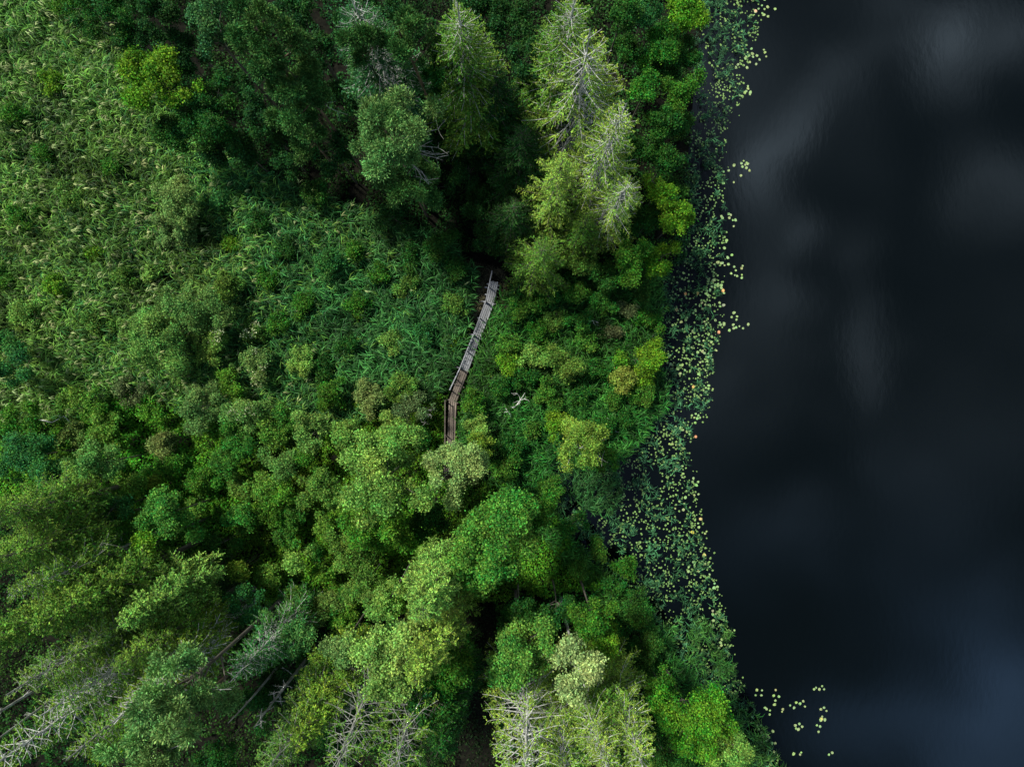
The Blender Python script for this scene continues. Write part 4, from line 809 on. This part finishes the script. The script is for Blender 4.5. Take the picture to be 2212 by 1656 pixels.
K.new(hs.outputs[0], p.inputs['Base Color']); p.inputs['Roughness'].default_value = .42; p.inputs['Specular IOR Level'].default_value = .4; K.new(p.outputs[0], o.inputs[0]); M_PAD = m
def pad_geo(rng, el=1.25, notch=True):
    k = 18; a = np.linspace(.22 if notch else 0, 2*math.pi - (.22 if notch else 0), k); r = 1 + .04*np.sin(3*a + rng.uniform(0, 6)) + rng.normal(0, .015, k)
    ring = np.stack([np.cos(a)*r*el, np.sin(a)*r, .05 + .04*np.sin(2*a + rng.uniform(0, 6))], 1); mid = ring*np.array([.5, .5, 0]) + np.array([-.02, 0, .02]); V = np.concatenate([[[.0, 0, .01]], mid, ring])
    F = [(0, 1+i, 2+i, 2+i) for i in range(k-1)]
    return V, k
PROTO = []
for s in range(5):
    rg = np.random.default_rng(70+s); V, k = pad_geo(rg, [1.22, 1.3, 1.15, 1.05, 1.35][s]); F = [(0, 1+i, 2+i) for i in range(k-1)] + [(1+i, 1+k+i, 2+k+i, 2+i) for i in range(k-1)]
    me = bpy.data.meshes.new('lily_pad'); me.from_pydata([tuple(x) for x in V], [], F); me.materials.append(M_PAD); me.update()
    for q in me.polygons: q.use_smooth = True
    PROTO.append((me, V, F))
# outlying pads read off the photograph (source pixels), then the dense band by density
z6 = lambda L_: [(1600 + a/5.52, 640 + b/5.52) for a, b in L_]
z3 = lambda L_: [(1200 + a/2.587, 0 + b/2.587) for a, b in L_]
z36 = lambda L_: [(1200 + a/2.587, 640 + b/2.587) for a, b in L_]
z39 = lambda L_: [(1200 + a/2.587, 1277 + b/2.587) for a, b in L_]
GRN = (.25, .36, .13)
SETS = [
 ('pale green lily pad in the loose outlying group level with the upper boardwalk', z6([(1295, 785), (1265, 845), (1340, 835), (1330, 880), (1285, 950), (1370, 970), (1325, 988), (1293, 998), (1232, 1027), (1422, 998), (1492, 945), (1298, 150), (1320, 200), (1256, 242), (1308, 266), (1340, 278), (1404, 262), (1404, 302), (1415, 138), (1402, 170)])),
 ('pale green lily pad floating in the sparse fringe beside the orange leaves', z6([(1071, 92), (1118, 100), (1140, 96), (1165, 130), (1220, 116), (1210, 25), (1029, 118), (1015, 335), (1097, 645), (1152, 680), (1104, 694), (934, 866), (1039, 888), (1098, 918), (1110, 950), (1158, 930), (1158, 950), (992, 1112), (946, 1080), (1073, 1170), (982, 1190), (1052, 1304), (876, 1245), (878, 1168), (986, 1356), (1000, 1435), (938, 1395), (975, 1380), (928, 1452), (890, 1340), (832, 1300), (860, 1316), (796, 1330), (712, 1264), (665, 1278), (722, 1358), (852, 648), (822, 692), (765, 757), (735, 788), (862, 730), (940, 680), (900, 672), (965, 682), (890, 905), (912, 942), (816, 1175), (728, 1042), (645, 850), (632, 885), (573, 748), (569, 911), (450, 955), (1119, 405), (1122, 440), (1070, 412), (1076, 385), (1038, 402), (1030, 438), (988, 422), (966, 465), (965, 485), (915, 520), (940, 545), (925, 482), (1158, 512), (581, 1505), (524, 1560), (551, 1625), (813, 1628), (905, 1580), (926, 1500), (832, 1466), (620, 1577), (395, 1392), (378, 1472), (422, 1494)])),
 ('pale green lily pad in the outer cluster at the top of the shore', z3([(1907, 62), (1823, 38), (1840, 62), (1860, 48), (1825, 88), (1800, 60), (1780, 80), (1862, 110), (1835, 98), (1760, 5), (1840, 0), (1836, 325), (1842, 342), (1850, 368), (1755, 318), (1762, 350), (1740, 360), (1720, 370), (1790, 362), (1765, 370), (1745, 405), (1785, 418), (1808, 388), (1727, 440), (1705, 425), (1668, 420), (1655, 440), (1715, 380), (1732, 560), (1748, 600), (1745, 612), (1722, 592), (1712, 602), (1695, 625), (1680, 620), (1732, 575), (1730, 340)])),
 ('pale green lily pad in the tight outlying group below the tallest spruce level', z3([(1705, 1042), (1690, 1058), (1725, 1055), (1730, 1065), (1722, 1088), (1742, 1105), (1697, 1080), (1643, 1070), (1687, 1137), (1641, 1180), (1735, 1060), (1715, 1068), (1607, 1105), (1575, 1112), (1572, 1185), (1567, 1410), (1608, 1385), (1622, 1392), (1635, 1425), (1652, 1425), (1612, 1410), (1594, 1555), (1580, 1605), (1592, 1567), (1628, 1650), (1640, 1465), (1560, 1400)])),
 ('pale green lily pad at the outer fringe below the level of the boardwalk bend', z36([(1448, 840), (1460, 852), (1478, 858), (1505, 860), (1445, 870), (1460, 880), (1478, 838), (1430, 900), (1395, 1020), (1412, 1030), (1422, 1045), (1405, 1050), (1385, 1045), (1370, 1030), (1392, 1078), (1380, 1435), (1375, 1460), (1398, 1480), (1410, 1460), (1380, 1442), (1310, 1358), (1312, 1408), (1308, 1430), (1268, 1378), (1338, 1135), (1352, 1135), (1312, 1245), (1300, 1215), (1268, 1220), (1245, 1215), (1225, 1215), (1290, 1222), (1265, 1105), (1295, 1108), (1312, 1125), (1355, 1150), (1365, 1180), (1412, 1540), (1385, 1545), (1328, 1560), (1290, 1585), (1320, 1600), (1315, 1640), (1262, 1632)])),
 ('pale green lily pad at the lower outer fringe against open water', z39([(1410, 80), (1415, 105), (1465, 132), (1455, 145), (1450, 285), (1455, 342), (1485, 410), (1470, 432), (1448, 420), (1412, 390), (1385, 345), (1350, 360), (1388, 360), (1380, 330), (1348, 390), (1517, 468), (1535, 490), (1512, 495), (1422, 632), (1505, 645), (1540, 658), (1525, 665), (1505, 668), (1508, 708), (1490, 735), (1500, 750), (1478, 768), (1440, 690), (1645, 770), (1602, 775), (1618, 775), (1605, 795), (1588, 822), (1565, 830), (1535, 822), (1555, 850), (1560, 868), (1545, 885), (1522, 925), (1645, 772)])),
 ('pale green lily pad in the separate patch on open water, lower right', [(1905, 1725), (1939, 1724), (1934, 1738), (1947, 1740), (1938, 1750), (1936, 1760), (1916, 1771), (1925, 1775), (1924, 1785), (1912, 1768), (1957, 1772), (1955, 1778), (1975, 1762), (1990, 1755), (2000, 1758), (2008, 1752), (2012, 1765), (1985, 1768), (2035, 1722), (2048, 1722), (2055, 1714), (2040, 1718), (2060, 1722), (2060, 1768), (2052, 1772), (2066, 1776), (2055, 1790), (2050, 1798), (2062, 1798), (2042, 1812), (2050, 1815), (2046, 1828), (1988, 1812), (1998, 1808), (2005, 1815), (1996, 1822), (1990, 1820), (2052, 1800), (2000, 1885), (1984, 1883), (2072, 1885), (2080, 1880), (2003, 1880), (1892, 1724), (1889, 1737), (1903, 1737)]),
 ('pale green lily pad at the foot of the lower right bank reeds', [(1908, 1840), (1915, 1850), (1922, 1842), (1918, 1836), (1930, 1857), (1938, 1857), (1925, 1875), (1935, 1878), (1903, 1830), (1897, 1822), (1932, 1827), (1912, 1862), (1904, 1853), (1893, 1812), (1880, 1790)]),
]
count = 0; made = {}
def add_pad(x, y, label, r, color, rng, group='lily pads along the shore'):
    global count
    me, V, F = PROTO[rng.integers(0, 5)]
    if me.name not in made:
        o = bpy.data.objects.new('lily_pad', me); made[me.name] = o
    else: o = made[me.name].copy()
    COL.objects.link(o); X, Y = S(x, y); o.location = (X, Y, .006 + .0035*(count % 7)); o.scale = (r, r, r*.6); o.rotation_euler = (0, 0, rng.uniform(0, 6.28)); o.color = (*color, 1)
    tag(o, label, 'lily pad', group); count += 1
rng = np.random.default_rng(99)
for lab, L_ in SETS:
    for (x, y) in L_:
        f = np.array([1, 1, 1.]) + rng.normal(0, .1, 3); c = tuple(np.clip(np.array(GRN)*f, 0, 1)); add_pad(x, y, lab, rng.uniform(.058, .10), c, rng)
for (x, y, c, lab) in [(1600+1145/5.52, 640+480/5.52, (.75, .38, .13), 'brightest orange lily pad at the outer fringe'), (1600+1087/5.52, 640+1052/5.52, (.6, .28, .14), 'curled orange red lily pad floating alone by open water'),
                       (1600+626/5.52, 640+520/5.52, (.62, .27, .06), 'small orange lily pad among the reed tufts'), (1600+504/5.52, 640+745/5.52, (.5, .33, .1), 'brownish yellow lily pad among the reed tufts'),
                       (1600+795/5.52, 640+515/5.52, (.5, .36, .1), 'yellow ochre lily pad beside a green one'), (1200+1395/2.587, 640+1168/2.587, (.6, .26, .12), 'orange pad at the outer tip below the boardwalk bend level'),
                       (1200+1380/2.587, 640+845/2.587, (.55, .36, .1), 'amber lily pad left of a small outer group'), (1200+1373/2.587, 1277+137/2.587, (.65, .5, .05), 'bright yellow lily pad beside two reed tufts on open water'),
                       (1200+1782/2.587, 75/2.587, (.6, .38, .22), 'pinkish lily pad in the top outer cluster'), (1200+1718/2.587, 375/2.587, (.5, .42, .2), 'pinkish tan lily pad in the second outer cluster'),
                       (1200+1450/2.587, 1277+283/2.587, (.5, .42, .12), 'tan lily pad at the lower outer fringe'), (1200+1427/2.587, 1277+52/2.587, (.5, .4, .15), 'small tan lily pad above a pair of green pads'), (2053, 1796, (.5, .45, .12), 'yellowish lily pad inside the separate patch at the lower right')]:
    add_pad(x, y, lab, .1, c, rng)
# the rest of the band is past counting
P, rng = band(3400, 77, .0, .99, .75)
cl = fnoise(P, 3., 51)*.7 + fnoise(P, 1.2, 52)*.35; yy = 828 - P[:, 1]/75*2211
thr = np.interp(yy, [0, 300, 600, 900, 1200, 1350, 1450, 1600], [-.05, -.1, -.05, -.2, -.2, -.2, -.15, .0])
P = P[cl > thr]
P = np.repeat(P, 1 + (rng.random(len(P)) < .35), 0); P = P + rng.normal(0, .19, P.shape)
VV = []; FT = []; nn = 0; QV = []; rad = rng.uniform(.03, .07, len(P))
for q, r_ in zip(P, rad):
    V, k = pad_geo(rng, rng.uniform(1.05, 1.35)); a = rng.uniform(0, 6.28); R2 = np.array([[math.cos(a), math.sin(a), 0], [-math.sin(a), math.cos(a), 0], [0, 0, .6]])
    W2 = (V*r_) @ R2; W2[:, :2] += q; W2[:, 2] += rng.uniform(.004, .03)
    ctr = W2[:1]; mid = W2[1:1+k]; ring = W2[1+k:]
    VV.append(W2); FT += [(nn, nn+1+i, nn+2+i) for i in range(k-1)] + [(nn+1+i, nn+1+k+i, nn+2+k+i, nn+2+i) for i in range(k-1)]; nn += len(V)
me = bpy.data.meshes.new('small_lily_pads'); me.from_pydata(np.concatenate(VV).tolist(), [], FT); me.materials.append(M_PAD)
tag(link('small_lily_pads', me, None, None, (.16, .27, .07)), 'small lily pads packed between the reed tufts all along the shore', 'lily pads', kind='stuff')
